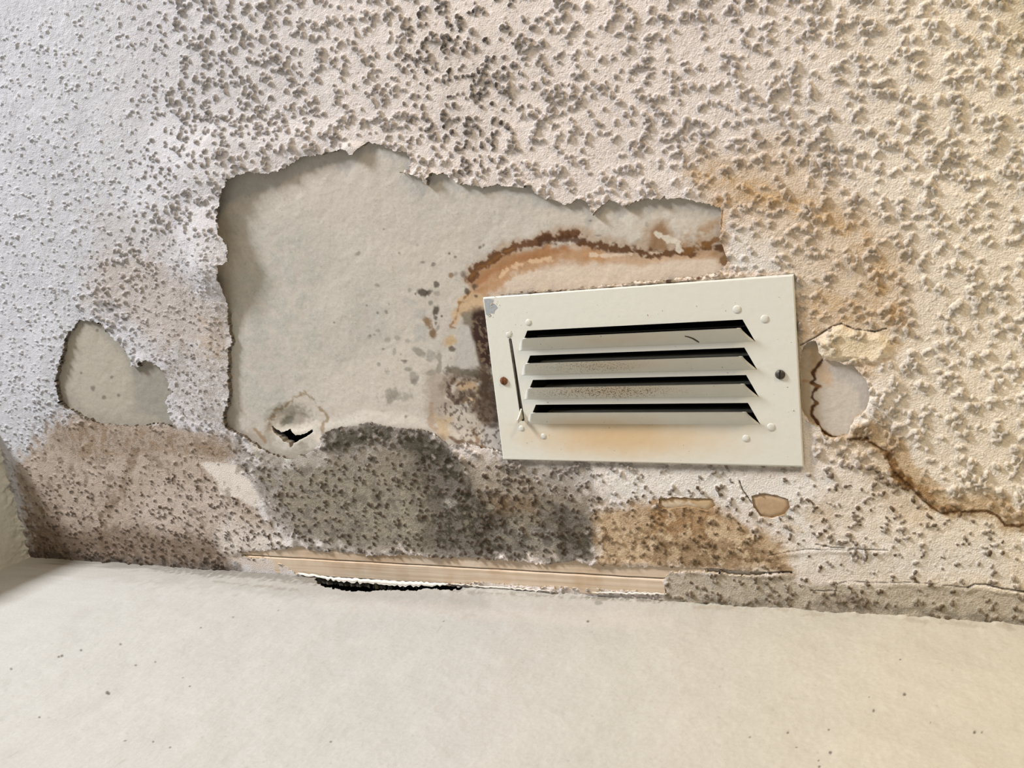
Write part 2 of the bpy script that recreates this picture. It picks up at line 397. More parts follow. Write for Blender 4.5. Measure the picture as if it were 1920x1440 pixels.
# left, brown water mark over the corner
s.paint(s.region([(30,860),(110,790),(150,770),(330,800),(430,830),(440,880),(520,1000),(440,1060),(60,1050)], 16, 16), TAN, .72)
s.paint(s.region([(95,820),(170,775),(330,800),(440,815),(450,870),(380,860),(300,850),(230,860),(150,870)], 10, 14), (0.22,0.15,0.09), .75, L12)
s.paint(s.line([(250,850),(240,900),(205,950),(190,1000),(200,1040)], 10, 8, 8, 'n12'), BROWN, .6)
s.paint(s.line([(40,880),(60,930),(80,990),(60,1040)], 16, 14, 12, 'n12'), (0.26,0.21,0.16), .6)
s.paint(s.region([(60,965),(130,990),(260,985),(420,1020),(440,1080),(60,1050)], 16, 14), (0.11,0.07,0.042), .8, LM)
s.paint(s.line([(60,1042),(250,1058),(440,1070)], 18, 9, 6), (0.055,0.04,0.028), .85, LM)
s.paint(s.region([(430,1046),(520,1050),(560,1070),(480,1068)], 4, 3), (0.60,0.53,0.47), .9)
s.paint(s.region([(60,900),(300,890),(430,950),(400,1020),(100,1010)], 20, 20), (0.23,0.165,0.11), .6, mod(s.n12, 0, .5))
s.paint(s.region([(300,905),(420,930),(440,1000),(300,1000),(240,960)], 18, 14), (0.55,0.48,0.43), .5)
s.paint(s.region([(430,960),(520,1000),(560,1024),(420,1040),(400,1010)], 8, 8), (0.62,0.57,0.52), .8)
s.paint(s.spot(415, 935, 50, 28, 20), (0.55,0.49,0.44), .3)
# between the two peeled areas
s.paint(s.region([(330,640),(430,620),(430,790),(410,800),(330,770),(300,700)], 20, 18), (0.27,0.225,0.18), .55, L5)
s.paint(s.region([(180,480),(300,480),(420,580),(425,650),(300,650),(240,600),(160,570)], 30, 20), (0.42,0.34,0.27), .5)
s.paint(s.region([(360,585),(428,590),(428,680),(370,680)], 12, 12), (0.36,0.27,0.17), .5, L12)
s.paint(s.region([(170,400),(330,390),(350,470),(200,500)], 30, 20), (0.42,0.38,0.34), .35)
for q in ((190,570,8),(207,575,11),(220,600,5),(234,598,5),(150,582,4),(185,585,4)): s.paint(s.spot(*q), (0.13,0.125,0.12), .6)
# main mould field
s.paint(s.region([(440,830),(500,860),(560,868),(600,850),(612,805),(690,792),(800,808),(850,850),(900,880),(1010,880),(1120,920),(1130,1060),(1000,1058),(850,1046),(700,1038),(560,1024),(500,960),(470,900)], 18, 26), GREY, .88, LM)
s.paint(s.region([(612,800),(640,795),(690,789),(760,802),(800,804),(850,840),(870,870),(760,850),(700,830),(640,850),(600,850)], 7, 8), (0.06,0.052,0.036), .88, LM)
s.paint(s.region([(780,830),(850,850),(900,905),(930,950),(1000,1000),(990,1055),(860,1045),(780,1030),(800,960),(760,900)], 16, 24), MOLD, .92, LM)
s.paint(s.region([(560,870),(760,850),(800,900),(800,1030),(600,1030),(560,980)], 30, 25), (0.25,0.222,0.165), .55)
s.paint(s.region([(640,920),(760,920),(800,960),(780,1010),(660,1000)], 20, 18), (0.29,0.265,0.205), .5)
s.paint(s.region([(1040,950),(1095,960),(1120,1010),(1115,1050),(1050,1055),(1030,1000)], 14, 20), MOLD, .88, LM)
s.paint(s.region([(900,925),(1000,930),(1060,950),(1060,1000),(960,990),(900,960)], 14, 18), (0.07,0.055,0.035), .75, LM)
s.paint(s.region([(930,985),(1040,985),(1045,1030),(950,1040)], 12, 12), (0.27,0.25,0.215), .65)
s.paint(s.region([(860,860),(1010,868),(1010,930),(900,940),(880,890)], 12, 12), (0.34,0.29,0.23), .8)
s.paint(s.region([(945,866),(1100,868),(1120,910),(1040,910),(960,890)], 10, 10), (0.30,0.28,0.25), .6)
s.paint(s.line([(945,866),(1200,874),(1500,880)], 5, 6, 3), (0.22,0.20,0.17), .6)  # grey line along the register's lower edge
s.paint(s.spot(843, 945, 13, 8), (0.42,0.40,0.35), .9)
s.paint(s.region([(920,930),(1010,935),(1000,965),(930,960)], 14, 12), (0.27,0.17,0.08), .5)
s.paint(s.region(S_SMOOTH, 3, 3), (0.66,0.61,0.55), 1)
s.paint(s.line([(372,868),(380,885),(378,892)], 2, 2, 1), BROWN, .7)
# plaster smears round the torn hole
s.paint(s.region([(470,838),(500,850),(610,845),(620,870),(560,880),(480,862)], 5, 5), (0.37,0.34,0.29), .8)
s.paint(s.spot(541, 850, 8, 17, 0, .2), (0.68,0.68,0.64), 1)
s.paint(s.spot(560, 846, 5, 12, 20, .3), (0.6,0.6,0.56), .8)
s.paint(s.spot(480, 832, 10, 14, -20, .3), (0.62,0.57,0.5), .9)
# ochre below and right of the register
s.paint(s.region([(1115,955),(1235,945),(1340,950),(1400,985),(1480,1030),(1490,1074),(1250,1066),(1120,1060)], 14, 14), (0.42,0.29,0.155), .85)
s.paint(s.region([(1230,950),(1340,955),(1360,1000),(1300,1010),(1220,1000)], 14, 16), (0.26,0.135,0.045), .8, LM)
s.paint(s.region([(1200,1015),(1380,1015),(1450,1045),(1480,1072),(1250,1064)], 10, 14), (0.19,0.12,0.06), .8, LM)
s.paint(s.line([(1228,942),(1216,952),(1232,965)], 4, 4, 4), (0.33,0.18,0.06), .8)
s.paint(s.region([(1115,955),(1235,945),(1340,950),(1400,985),(1480,1030),(1490,1074),(1250,1066),(1120,1060)], 14, 14), (0.62,0.49,0.33), .65, mod(s.n12, .0, .5))
s.paint(s.region([(1115,955),(1235,945),(1340,950),(1400,985),(1480,1030),(1490,1074),(1250,1066),(1120,1060)], 14, 14), (0.17,0.10,0.045), .6, mod(-s.n5, .1, .7))
s.paint(s.region([(1390,960),(1560,930),(1640,960),(1560,1010),(1450,1010)], 25, 20), (0.52,0.41,0.28), .55, L12)
s.paint(s.region([(90,870),(300,880),(430,900),(500,1000),(420,1010),(120,1000)], 20, 20), (0.50,0.42,0.36), .6, mod(s.n12, .05, .55))
s.paint(s.region([(60,790),(440,830),(440,1050),(60,1040)], 20, 20), (0.13,0.085,0.05), .5, mod(-s.n12, .15, .7))
s.paint(s.region([(470,870),(800,880),(1100,960),(1100,1040),(560,1020)], 20, 20), (0.36,0.325,0.25), .45, mod(s.n12, .15, .6))
s.paint(s.region([(470,870),(800,840),(900,900),(1100,960),(1100,1040),(560,1020)], 20, 20), (0.06,0.05,0.032), .5, mod(-s.n12, .1, .6))
# greyish strip along the wall
s.paint(s.region([(1246,1075),(1480,1078),(1500,1098),(1640,1100),(1760,1095),(1930,1110),(1930,1180),(1246,1130)], 6, 6), (0.39,0.34,0.26), .82)
s.paint(s.region([(1250,1112),(1500,1118),(1930,1152),(1930,1180),(1250,1130)], 8, 9), (0.185,0.165,0.125), .7, L12)
s.paint(s.region([(1540,1120),(1600,1115),(1640,1145),(1550,1148)], 8, 9), (0.14,0.10,0.075), .7, L5)
s.paint(s.region([(1480,990),(1700,1000),(1920,1080),(1920,1110),(1700,1095),(1500,1050)], 25, 20), (0.52,0.43,0.34), .3, L12)
# right-hand rust halo
HALO = [(1300,330),(1370,330),(1450,370),(1540,400),(1620,450),(1680,560),(1690,620),(1630,690),(1600,640)]
s.paint(s.region([(1300,290),(1400,270),(1500,290),(1640,380),(1700,480),(1700,620),(1620,690),(1500,640),(1500,560),(1400,420),(1340,420)], 40, 30, 'n40'), (0.54, 0.40, 0.25), .55)
s.paint(s.line(HALO, 36, 22, 24, 'n12'), OCHRE, .7, L12)
s.paint(s.line([(1350,380),(1400,365),(1470,385),(1520,395)], 22, 16, 14, 'n12'), OCHRE, .6, L12)
s.paint(s.line([(1640,540),(1660,560),(1680,590),(1675,620),(1660,640)], 16, 10, 9), (0.40,0.25,0.10), .65, L12)
s.paint(s.region([(1490,560),(1520,540),(1640,560),(1660,600),(1540,610),(1500,650)], 12, 12), OCHRE, .5, L5)
s.paint(s.region([(1535,640),(1570,612),(1660,625),(1680,660),(1600,680),(1545,672)], 8, 6), (0.70,0.60,0.43), .8)
s.paint(s.line([(1490,560),(1500,640),(1498,760)], 10, 6, 4), (0.30,0.24,0.17), .7)  # brown line along the register's right edge
LINE = [(1590,822),(1625,822),(1645,838),(1662,846),(1668,870),(1682,890),(1700,905),(1720,925),(1745,950),(1765,962),(1800,958),(1850,958),(1868,965),(1885,985),(1925,985)]
s.paint(s.line([(x+12, y-10) for x, y in LINE], 34, 14, 12, 'n12'), (0.42,0.28,0.13), .72)
s.paint(s.line([(x-22, y+10) for x, y in LINE[:9]], 40, 24, 14, 'n12'), (0.55,0.42,0.27), .45)
s.paint(s.line([(1665,850),(1675,880),(1700,905)], 14, 6, 6), (0.20,0.10,0.03), .9)
s.paint(s.line([(1690,895),(1740,925),(1750,950),(1800,960)], 8, 5, 7), (0.26,0.14,0.045), .75)
s.paint(s.line(LINE, 3.2, 2.2, 1.6, 'n5'), (0.10,0.045,0.012), .95)
s.paint(s.line([(x-6, y+6) for x, y in LINE[4:9]], 1.5, 2, 5, 'n12'), (0.25,0.13,0.04), .7)
s.paint(s.line([(1345,380),(1352,420),(1352,470),(1365,500)], 12, 9, 8), (0.45,0.27,0.12), .7, L5)
s.paint(s.region([(1000,515),(1350,505),(1480,512),(1480,530),(1000,560)], 6, 4), (0.68,0.56,0.45), .8)
for q in ((1255,527,6),(1049,546,4),(1150,541,3),(1310,521,4),(930,552,7),(1005,549,4)): s.paint(s.spot(*q), (0.15,0.06,0.03), .9)
s.paint(s.spot(1385,-5,1), WHITE, .1)
# darker patches in the upper field
s.paint(s.region([(780,60),(900,40),(960,120),(900,300),(820,260)], 40, 30, 'n12'), (0.36,0.33,0.30), .35, L12)
s.paint(s.region([(1860,-40),(1960,-40),(1960,100),(1890,90)], 20, 14), (0.50,0.42,0.26), .5)

# tips take the grime and painted shade of their place
dc = np.array((0.13, 0.112, 0.10), np.float32)*np.ones(GX.shape+(1,), np.float32)
browner = sst(760, 900, PY)[..., None]
dc = dc*(1-browner)+np.array((0.060, 0.040, 0.026), np.float32)*browner
tm = np.clip(T*dirt_shade, 0, 1)[..., None]
lowr = (sst(1100, 1250, PX)*sst(850, 900, PY))[..., None]
dc = dc*(1-lowr)+np.array((0.095, 0.062, 0.034), np.float32)*lowr
mid = (sst(700, 820, PX)*sst(1150, 950, PX)*sst(420, 250, PY))[..., None]
dc = dc*(1-mid*.5)
s.C = s.C*(1-tm)+np.minimum(dc, s.C*.9)*tm
# dust caught round the granules on the lower half
foot = np.clip(Bh/.002, 0, 1)*(1-T)
# crumbly freckles
fr = sst(.55, .85, fbm(s.mx/1.7, s.my/1.7, 2, 60))*sst(.0, .5, fbm(s.mx/16, s.my/16, 2, 61))
frr = np.zeros(GX.shape, np.float32)
s.blend(frr, s.region([(60,440),(440,440),(440,860),(560,870),(900,870),(1120,900),(1120,1060),(60,1060)], 25, 15), .7)
frm = (fr*frr)[..., None]; s.C = s.C*(1-frm)+np.array((0.10,0.085,0.07), np.float32)*frm

# cracks: a notch with a lifted lip, its shade and dirt painted dark
def crack(pts, wd, depth=.0016, lip=.0, col=(0.07,0.05,0.035), a=.9, amp=.6):
    sm = s.line(pts, wd, 1.0, amp, 'n5'); s.paint(sm, col, a)
    s.add(s.h, sm, -depth)
    if lip: s.add(s.h, s.line([(x, y+wd+3) for x, y in pts], 6, 6, 1), lip)
crack([(1600,1030),(1510,1030),(1480,1034),(1440,1042)][::-1], 1, .001, .0008, a=.6)
crack([(1530,1020),(1560,1026),(1620,1030),(1665,1031)], 1.2, .0012, .0008, a=.8)
crack([(1565,1118),(1570,1095),(1590,1090),(1640,1093),(1720,1092),(1780,1098),(1815,1102)], 1, .001, .0006, a=.7)
crack([(1815,1102),(1828,1095),(1850,1096),(1880,1104),(1925,1110)], 2, .0016, .001)
crack([(1520,1108),(1570,1108)], 1, .001, 0, a=.6)
crack([(1386,902),(1392,918),(1402,932),(1410,944)], 1.6, .0014, .0004)
crack([(1270,1068),(1340,1068),(1400,1074),(1440,1074),(1484,1073)], 2.2, .002, .001)
crack([(1500,648),(1530,632),(1560,612),(1578,607),(1600,617),(1640,622),(1662,616)], 1.6, .0015, .0)
crack([(1355,395),(1352,430)], 1.2, .001, 0, a=.6, col=(0.25,0.12,0.05))
crack([(345,768),(343,776),(350,783)], 1.2, .001, 0, a=.7)
# bulging, lifted pieces
s.add(s.h, s.region([(1534,645),(1562,617),(1580,612),(1600,621),(1650,628),(1668,650),(1640,680),(1560,672),(1540,668)], 7, 4), .0035)
s.add(s.h, s.region([(1600,690),(1660,660),(1690,720),(1640,800),(1600,800),(1632,760),(1634,720)], 22, 6), .0030)
def lift(cx, cy, rx, ry, v): 
    s.add(s.h, s.spot(cx, cy, rx, ry, 0, .6, .05, 'n12'), v)
lift(380, 400, 110, 140, .010); lift(425, 470, 70, 70, .009); lift(455, 300, 110, 60, .005); lift(410, 540, 40, 60, .005)
lift(600, 270, 90, 34, .0035); lift(663, 284, 22, 14, .004); lift(795, 334, 26, 14, .0035)
lift(405, 720, 40, 120, .0035); 
lift(100, 700, 40, 90, .003); lift(262, 680, 16, 14, .003)
s.add(s.h, s.region([(440,1010),(560,1015),(700,1030),(1000,1040),(1100,1045),(1250,1055),(1250,1063),(1000,1056),(700,1040),(560,1024),(440,1040)], 6, 3), .0012)
s.add(s.h, s.spot(843, 945, 14, 9), .001)
# the register's flange presses the coating flat
under = sst(.003, -.001, np.maximum(np.maximum(-VU, VU-VW), np.maximum(-VV, VV-VH)))
s.h = (s.h*(1-under)+(-.0005)*under).astype(np.float32)
crumb = np.zeros(GX.shape, np.float32)
edge = np.abs(VV+.003); 
crumb = sst(.005, .001, edge)*((VU > .02) & (VU < .30))*np.clip(.5+s.n5, 0, 1)
s.h += (crumb*.0028*(1-under)).astype(np.float32)
# coating tucks into both walls
s.h -= (sst(.004, 0, -GY)*.0).astype(np.float32)

ceil_root = bpy.data.objects.new('ceiling', None); COL.objects.link(ceil_root); ceil_root.location = (0, 0, 0)
ceil_root['kind'] = 'structure'; ceil_root['label'] = 'flaking popcorn-textured ceiling with mould and rust stains above the plain wall'
def c3(X, Y, h): return np.stack([X, Y, H-h], -1)
lift_h = s.h.reshape(-1)
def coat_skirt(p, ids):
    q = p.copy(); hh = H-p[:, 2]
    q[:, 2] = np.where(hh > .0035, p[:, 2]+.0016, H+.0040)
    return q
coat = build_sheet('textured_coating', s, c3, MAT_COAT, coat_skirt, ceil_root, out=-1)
coat['label'] = 'off-white popcorn coating, stained brown and black'
del s, T, Bh, dens, size, dirt_shade, dc, tm, fr, frr, frm, L40, L12, L5

# ------------------------------------------------------------------ the bare board in the peeled areas
BSTEP = 1.7
bx = np.array([on_ceiling(q, 900)[0] for q in np.arange(70, 1680, BSTEP)])
by = np.array([on_ceiling(1150, q)[1] for q in np.arange(1070, 190, -BSTEP)])[::-1]
def pad(a, lo, hi):
    L = [a[0]]; d = a[1]-a[0]
    while L[0] > lo: d = min(d*1.25, .06); L.insert(0, max(lo, L[0]-d))
    Rr = [a[-1]]; d = a[-1]-a[-2]
    while Rr[-1] < hi: d = min(d*1.25, .06); Rr.append(min(hi, Rr[-1]+d))
    return np.array(L[:-1]+list(a)+Rr[1:])
bx = pad(bx, 0.0, 3.2); by = pad(by, -2.4, -0.0005)
BX, BY = np.meshgrid(bx, by)
bPX, bPY = project(BX, BY, np.full(BX.shape, H+.002))
b = Sheet(BX, BY, bPX, bPY, (0.475, 0.445, 0.395)); b.edge_color = (0.25, 0.22, 0.18)
bVU = (BX-vent_o[0])*vent_u[0]+(BY-vent_o[1])*vent_u[1]; bVV = (BX-vent_o[0])*vent_v[0]+(BY-vent_o[1])*vent_v[1]
b.F = np.minimum(b.F, (np.maximum(np.maximum(.032-bVU, bVU-(VW-.034)), np.maximum(.032-bVV, bVV-(VH-.032)))*900).astype(np.float32))
b.hole([(505,797),(514,807),(524,812),(531,809),(538,806),(543,813),(550,818),(560,817),(572,813),(588,802),(582,813),(566,823),(556,829),(549,833),(544,842),(540,832),(532,830),(522,822),(510,812)], 1.0)
K12, K5, K40 = mod(b.n12, -.5, .4), mod(b.n5, -.6, .4, .3, 1), mod(b.n40, -.4, .3)
b.C *= (1+.06*b.n40+.05*b.n12+.03*b.n5)[..., None]
b.paint(b.region([(430,440),(560,420),(620,560),(600,700),(520,780),(430,760)], 40, 30, 'n40'), (0.36,0.375,0.33), .55, K12)
b.paint(b.region([(620,500),(740,520),(760,640),(660,680)], 40, 25, 'n40'), (0.40,0.40,0.355), .5, K12)
b.paint(b.region([(480,330),(700,300),(760,400),(600,430)], 40, 25, 'n40'), (0.50,0.455,0.405), .5)
b.paint(b.region([(600,700),(760,640),(860,700),(840,800),(700,790),(610,800)], 25, 18), (0.54,0.50,0.435), .7)
b.paint(b.region([(700,440),(880,420),(880,560),(800,650),(740,620)], 30, 20), (0.52,0.48,0.415), .5)
b.paint(b.region([(1000,390),(1350,395),(1350,450),(1200,440),(1040,430)], 20, 12), (0.55,0.50,0.43), .6)
b.paint(b.region([(1200,372),(1350,385),(1350,420),(1250,400),(1130,400)], 14, 10), (0.38,0.345,0.29), .45)
b.paint(b.region([(1090,400),(1180,395),(1240,410),(1150,440)], 10, 8), (0.62,0.59,0.53), .5, K12)
# faint grey speckle everywhere
sp = sst(.62, .9, fbm(b.mx/2.4, b.my/2.4, 2, 70))*sst(-.1, .5, b.n12)
spm = (sp*.3)[..., None]; b.C = b.C*(1-spm)+np.array((0.22,0.21,0.18), np.float32)*spm
# cream band between the rust tide line and the register
TIDE = [(858,600),(868,575),(880,548),(881,522),(895,500),(915,494),(932,478),(955,466),(1000,456),(1020,444),(1040,448),(1052,440),(1075,440),(1100,448),(1130,458),(1160,462),(1185,468),(1210,460),(1222,436),(1240,424),(1248,440),(1240,462),(1280,468),(1310,466),(1340,452),(1356,448),(1364,470),(1358,492)]
b.paint(b.region([(878,560),(884,520),(900,500),(950,480),(1000,468),(1060,462),(1130,476),(1200,486),(1300,478),(1365,480),(1365,520),(1100,560),(900,600),(860,590)], 5, 3), (0.60,0.51,0.415), 1)
b.paint(b.region([(880,560),(884,525),(900,505),(950,478),(1050,458),(1150,474),(1130,492),(1040,495),(960,515),(940,545),(900,560)], 9, 7), (0.38,0.20,0.085), .8)
b.paint(b.line([(890,530),(930,500),(980,480),(1060,466)], 14, 9, 6, 'n12'), (0.28,0.12,0.035), .7)
b.paint(b.line([(1100,480),(1200,488),(1300,478),(1350,476)], 12, 8, 4, 'n12'), (0.42,0.24,0.11), .6)
b.paint(b.region([(1270,440),(1350,400),(1364,470),(1358,495),(1310,478),(1260,472)], 10, 9), (0.30,0.17,0.07), .7, K12)
b.paint(b.region([(1215,470),(1222,436),(1238,420),(1250,436),(1246,465)], 6, 6), (0.16,0.08,0.025), .9)
b.paint(b.line(TIDE[3:], 20, 12, 6, 'n12'), (0.32,0.205,0.115), .55)
b.paint(b.line(TIDE[3:13], 13, 5, 6, 'n5'), (0.105,0.040,0.010), .95)
b.paint(b.line([(1015,452),(1050,448),(1090,452)], 13, 5, 6), (0.06,0.022,0.006), .85)
b.paint(b.line([(1090,455),(1130,462),(1180,472),(1230,476),(1290,472),(1340,462),(1362,470)], 10, 5, 7), (0.095,0.038,0.010), .95)
b.paint(b.line(TIDE[-6:], 8, 5, 7), (0.18,0.085,0.025), .85)
b.paint(b.line([(1105,477),(1140,480),(1190,476)], 3, 2, 4), (0.62,0.50,0.38), .9)
b.paint(b.line([(1215,474),(1240,474)], 3, 2, 3), (0.62,0.50,0.38), .9)
b.paint(b.line([(1230,440),(1255,452),(1270,455),(1272,468)], 7, 3, 5), (0.58,0.53,0.45), .95)
b.paint(b.line([(880,520),(895,502),(915,495),(935,478),(960,466)], 2, 2, 3), (0.18,0.08,0.02), .9)
b.paint(b.line([(930,525),(950,505),(990,490),(1030,486)], 2, 3, 6), (0.66,0.48,0.31), .7)
b.paint(b.line([(900,545),(925,530),(950,522),(1000,508)], 2, 3, 6), (0.38,0.21,0.09), .6)
# left of the register: dark rot
b.paint(b.region([(856,560),(880,548),(910,560),(910,590),(870,590),(850,610),(845,595)], 5, 5), (0.50,0.36,0.22), .9)
b.paint(b.line([(880,548),(860,570),(852,600),(842,612),(858,618)], 2, 3, 4), (0.27,0.15,0.06), .9)
b.paint(b.region([(862,590),(885,582),(915,585),(925,700),(940,860),(905,830),(900,760),(890,680),(872,620)], 6, 7), (0.075,0.045,0.028), .92)
b.paint(b.region([(882,588),(915,584),(922,690),(900,680),(884,630)], 4, 3), (0.034,0.014,0.008), .97)
b.paint(b.region([(862,588),(884,584),(884,610),(872,618)], 4, 5), (0.23,0.20,0.15), .8)
b.paint(b.region([(862,608),(878,612),(890,650),(900,700),(850,694),(852,650)], 4, 3), (0.43,0.41,0.375), 1)
b.paint(b.region([(835,698),(905,694),(935,710),(940,830),(905,800),(880,780),(850,760),(820,740)], 9, 10), (0.12,0.082,0.052), .9, K5)
b.paint(b.line([(838,696),(870,700),(900,702)], 10, 6, 4), (0.10,0.085,0.06), .9)
b.paint(b.region([(805,700),(860,700),(855,770),(830,800),(800,800),(795,740)], 14, 10), (0.30,0.24,0.19), .7)
b.paint(b.region([(855,718),(892,714),(896,732),(862,735)], 4, 4), (0.42,0.30,0.185), .9)
b.paint(b.region([(862,745),(895,740),(892,758),(865,757)], 3, 4), (0.50,0.40,0.26), .85)
b.paint(b.region([(838,725),(852,722),(845,752),(830,748)], 4, 4), (0.55,0.49,0.43), .8)
b.paint(b.line([(848,712),(840,735),(850,755),(872,748)], 5, 4, 5), (0.09,0.05,0.03), .85)
b.paint(b.line([(880,735),(893,755),(888,770),(905,790)], 5, 4, 5), (0.09,0.05,0.03), .85)
b.paint(b.region([(835,770),(880,770),(905,800),(900,835),(850,830),(815,810)], 9, 8), (0.50,0.44,0.37), .75)
b.paint(b.region([(810,780),(845,785),(840,820),(815,812)], 6, 6), (0.46,0.345,0.21), .8)
b.paint(b.line([(806,760),(808,800),(835,825)], 5, 5, 5), (0.34,0.24,0.16), .7)
b.paint(b.line([(842,818),(860,828),(880,828),(905,838),(935,860)], 3, 3, 4), (0.15,0.09,0.05), .9)
b.paint(b.line([(882,805),(895,825),(915,845)], 4, 4, 4), (0.22,0.135,0.07), .85)
b.paint(b.region([(905,800),(935,795),(942,840),(922,850),(902,830)], 4, 4), (0.45,0.42,0.39), .95)
b.paint(b.region([(898,690),(935,700),(945,800),(915,800),(892,760)], 6, 7), (0.055,0.032,0.02), .88, K5)
b.paint(b.spot(912, 780, 16, 22), (0.14,0.10,0.075), .8, K5)
mot = sst(.1, .5, fbm(b.mx/4, b.my/4, 3, 80))
b.paint(b.region([(845,700),(940,705),(940,850),(880,830),(820,780)], 8, 8), (0.05,0.03,0.018), .75, mot)
b.paint(b.region([(880,600),(925,600),(935,720),(905,720)], 5, 5), (0.30,0.22,0.14), .45, mot)
# spots: x, y, rx, ry, angle, colour, strength
DK = (0.06,0.042,0.026); GR = (0.235,0.222,0.185); TN = (0.21,0.14,0.075)
for x, y, r1, r2, an, c, a in ((791,550,9,7,0,DK,.9),(803,550,4,6,20,DK,.8),(816,534,5,5,0,DK,.8),(818,551,6,4,10,GR,.6),(845,516,5,5,0,TN,.9),(852,514,4,5,0,GR,.6),
    (867,514,5,6,0,(0.16,0.14,0.11),.85),(888,538,5,6,0,DK,.85),(874,547,4,5,0,DK,.85),(890,556,4,3,0,DK,.8),(805,568,4,4,0,GR,.9),(778,551,3,3,0,DK,.7),(766,545,3,4,0,GR,.7),
    (816,583,5,8,10,DK,.9),(815,597,4,4,30,DK,.8),(826,593,2,2,0,DK,.8),(799,605,6,12,-30,TN,.95),(809,627,6,8,-20,(0.17,0.11,0.06),.95),(820,614,3,6,20,GR,.8),(815,607,2,3,0,DK,.7),
    (842,640,11,9,-30,(0.44,0.33,0.19),.95),(846,655,6,5,0,DK,.8),(783,590,12,9,0,(0.40,0.39,0.36),.8),(787,625,11,16,10,(0.40,0.39,0.36),.85),(765,567,12,5,15,(0.41,0.40,0.37),.7),
    (783,660,12,6,30,GR,.75),(805,668,9,10,0,GR,.7),(806,668,6,7,0,(0.38,0.36,0.32),.8),(822,670,4,8,-10,GR,.7),(822,690,4,10,10,GR,.8),(805,700,10,5,-10,(0.26,0.24,0.20),.8),
    (775,708,7,9,30,GR,.7),(775,717,5,5,0,(0.20,0.18,0.15),.8),(763,693,6,3,0,GR,.7),(757,680,4,3,0,GR,.7),(733,738,10,9,0,GR,.75),(728,752,6,8,0,(0.22,0.20,0.17),.7),(760,745,9,7,0,GR,.55),
    (745,745,8,5,0,GR,.5),(760,781,3,3,0,DK,.6),(744,634,7,4,0,GR,.6),(764,640,6,4,0,GR,.5),(724,638,5,4,0,GR,.5),(707,620,4,3,0,GR,.6),(692,630,2,2,0,DK,.6),(690,632,3,3,0,GR,.5),
    (717,655,3,2,0,DK,.5),(756,677,6,2,0,DK,.6),(737,660,3,6,0,GR,.6),(708,684,3,3,0,GR,.7),(725,697,5,2,0,GR,.5),(810,497,4,3,-20,DK,.6),(790,492,3,2,0,GR,.8),(670,475,5,3,-30,(0.24,0.22,0.18),.7),
    (705,535,4,3,0,GR,.7),(718,430,2,2,0,DK,.5),(747,475,2,2,0,DK,.5),(841,476,2,2,0,DK,.7),(852,482,2,2,0,DK,.5),(898,464,3,2,-45,DK,.7),(905,460,2,3,30,DK,.6),(685,573,2,2,0,DK,.6),
    (706,587,2,2,0,DK,.6),(722,585,2,3,-20,DK,.5),(728,571,2,2,0,GR,.6),(625,605,2,2,0,DK,.6),(600,500,2,1,0,GR,.4),(1105,414,3,2,0,DK,.5),(1148,456,4,2,-20,DK,.6),(1118,442,5,2,0,DK,.4),
    (1211,420,3,5,0,GR,.5),(1090,440,2,2,0,DK,.5),(780,460,2,2,0,GR,.5),(700,628,2,2,0,GR,.6),(750,665,2,2,0,GR,.6)):
    b.paint(b.spot(x, y, r1*1.1, r2*1.1, an, .4, .38), c, a)
# ring and dish round the torn hole
RING = [(500,812),(502,790),(512,770),(530,766),(540,755),(556,745),(566,737),(576,742),(588,750),(592,762),(606,772),(612,785),(604,798),(604,812)]
b.paint(b.region([(500,815),(503,790),(515,770),(545,752),(566,740),(590,756),(608,780),(604,812),(560,830)], 6, 4), (0.50,0.455,0.385), .6)
b.paint(b.line(RING, 2.5, 3, 4), (0.27,0.205,0.125), .85)
b.paint(b.region([(485,815),(505,790),(510,840),(470,840),(440,812),(470,805)], 6, 6), (0.33,0.29,0.235), .7)
b.paint(b.line([(478,808),(495,828)], 4, 4, 3), (0.27,0.18,0.10), .8)
b.paint(b.spot(552, 786, 26, 13, -15, .5), (0.29,0.255,0.21), .75)
b.paint(b.spot(532, 792, 13, 8, -35, .5), (0.12,0.12,0.09), .85)
b.paint(b.line([(522,811),(530,803),(540,800),(548,806),(556,812),(568,812)], 4, 2, 3), (0.46,0.43,0.37), .9)
b.paint(b.region([(586,812),(600,808),(606,830),(598,832),(584,825)], 3, 3), (0.60,0.54,0.46), .9)
b.paint(b.region([(425,740),(436,745),(450,800),(470,830),(430,812),(418,790)], 5, 4), (0.31,0.28,0.235), .8)
b.paint(b.region([(470,835),(500,845),(600,840),(600,870),(480,870)], 5, 4), (0.37,0.34,0.29), .9)
b.paint(b.spot(566, 838, 9, 9, 0, .3, .4), (0.30,0.27,0.22), .7)
b.add(b.h, b.spot(545, 792, 34, 24, 0, .7, .05), -.007)
b.add(b.h, b.line([(512,806),(524,811),(540,812),(560,813),(580,806)], 4, 4, 2), .0008)
b.add(b.h, b.line([(514,814),(534,830),(545,840),(560,828),(580,814)], 4, 5, 2), .0004)
# left peeled area
b.paint(b.region(H_LEFT, 4, 2), (0.30,0.275,0.225), .85)
b.paint(b.region([(130,640),(170,610),(215,650),(250,700),(240,780),(160,770),(125,720)], 14, 10), (0.40,0.37,0.305), .75)
b.paint(b.region([(245,690),(300,690),(320,740),(315,790),(255,770)], 9, 8), (0.27,0.255,0.22), .8)
for x, y, r in ((172,728,5),(193,746,4),(207,708,3),(150,700,2),(180,620,3),(220,742,3)): b.paint(b.spot(x, y, r), DK, .55)
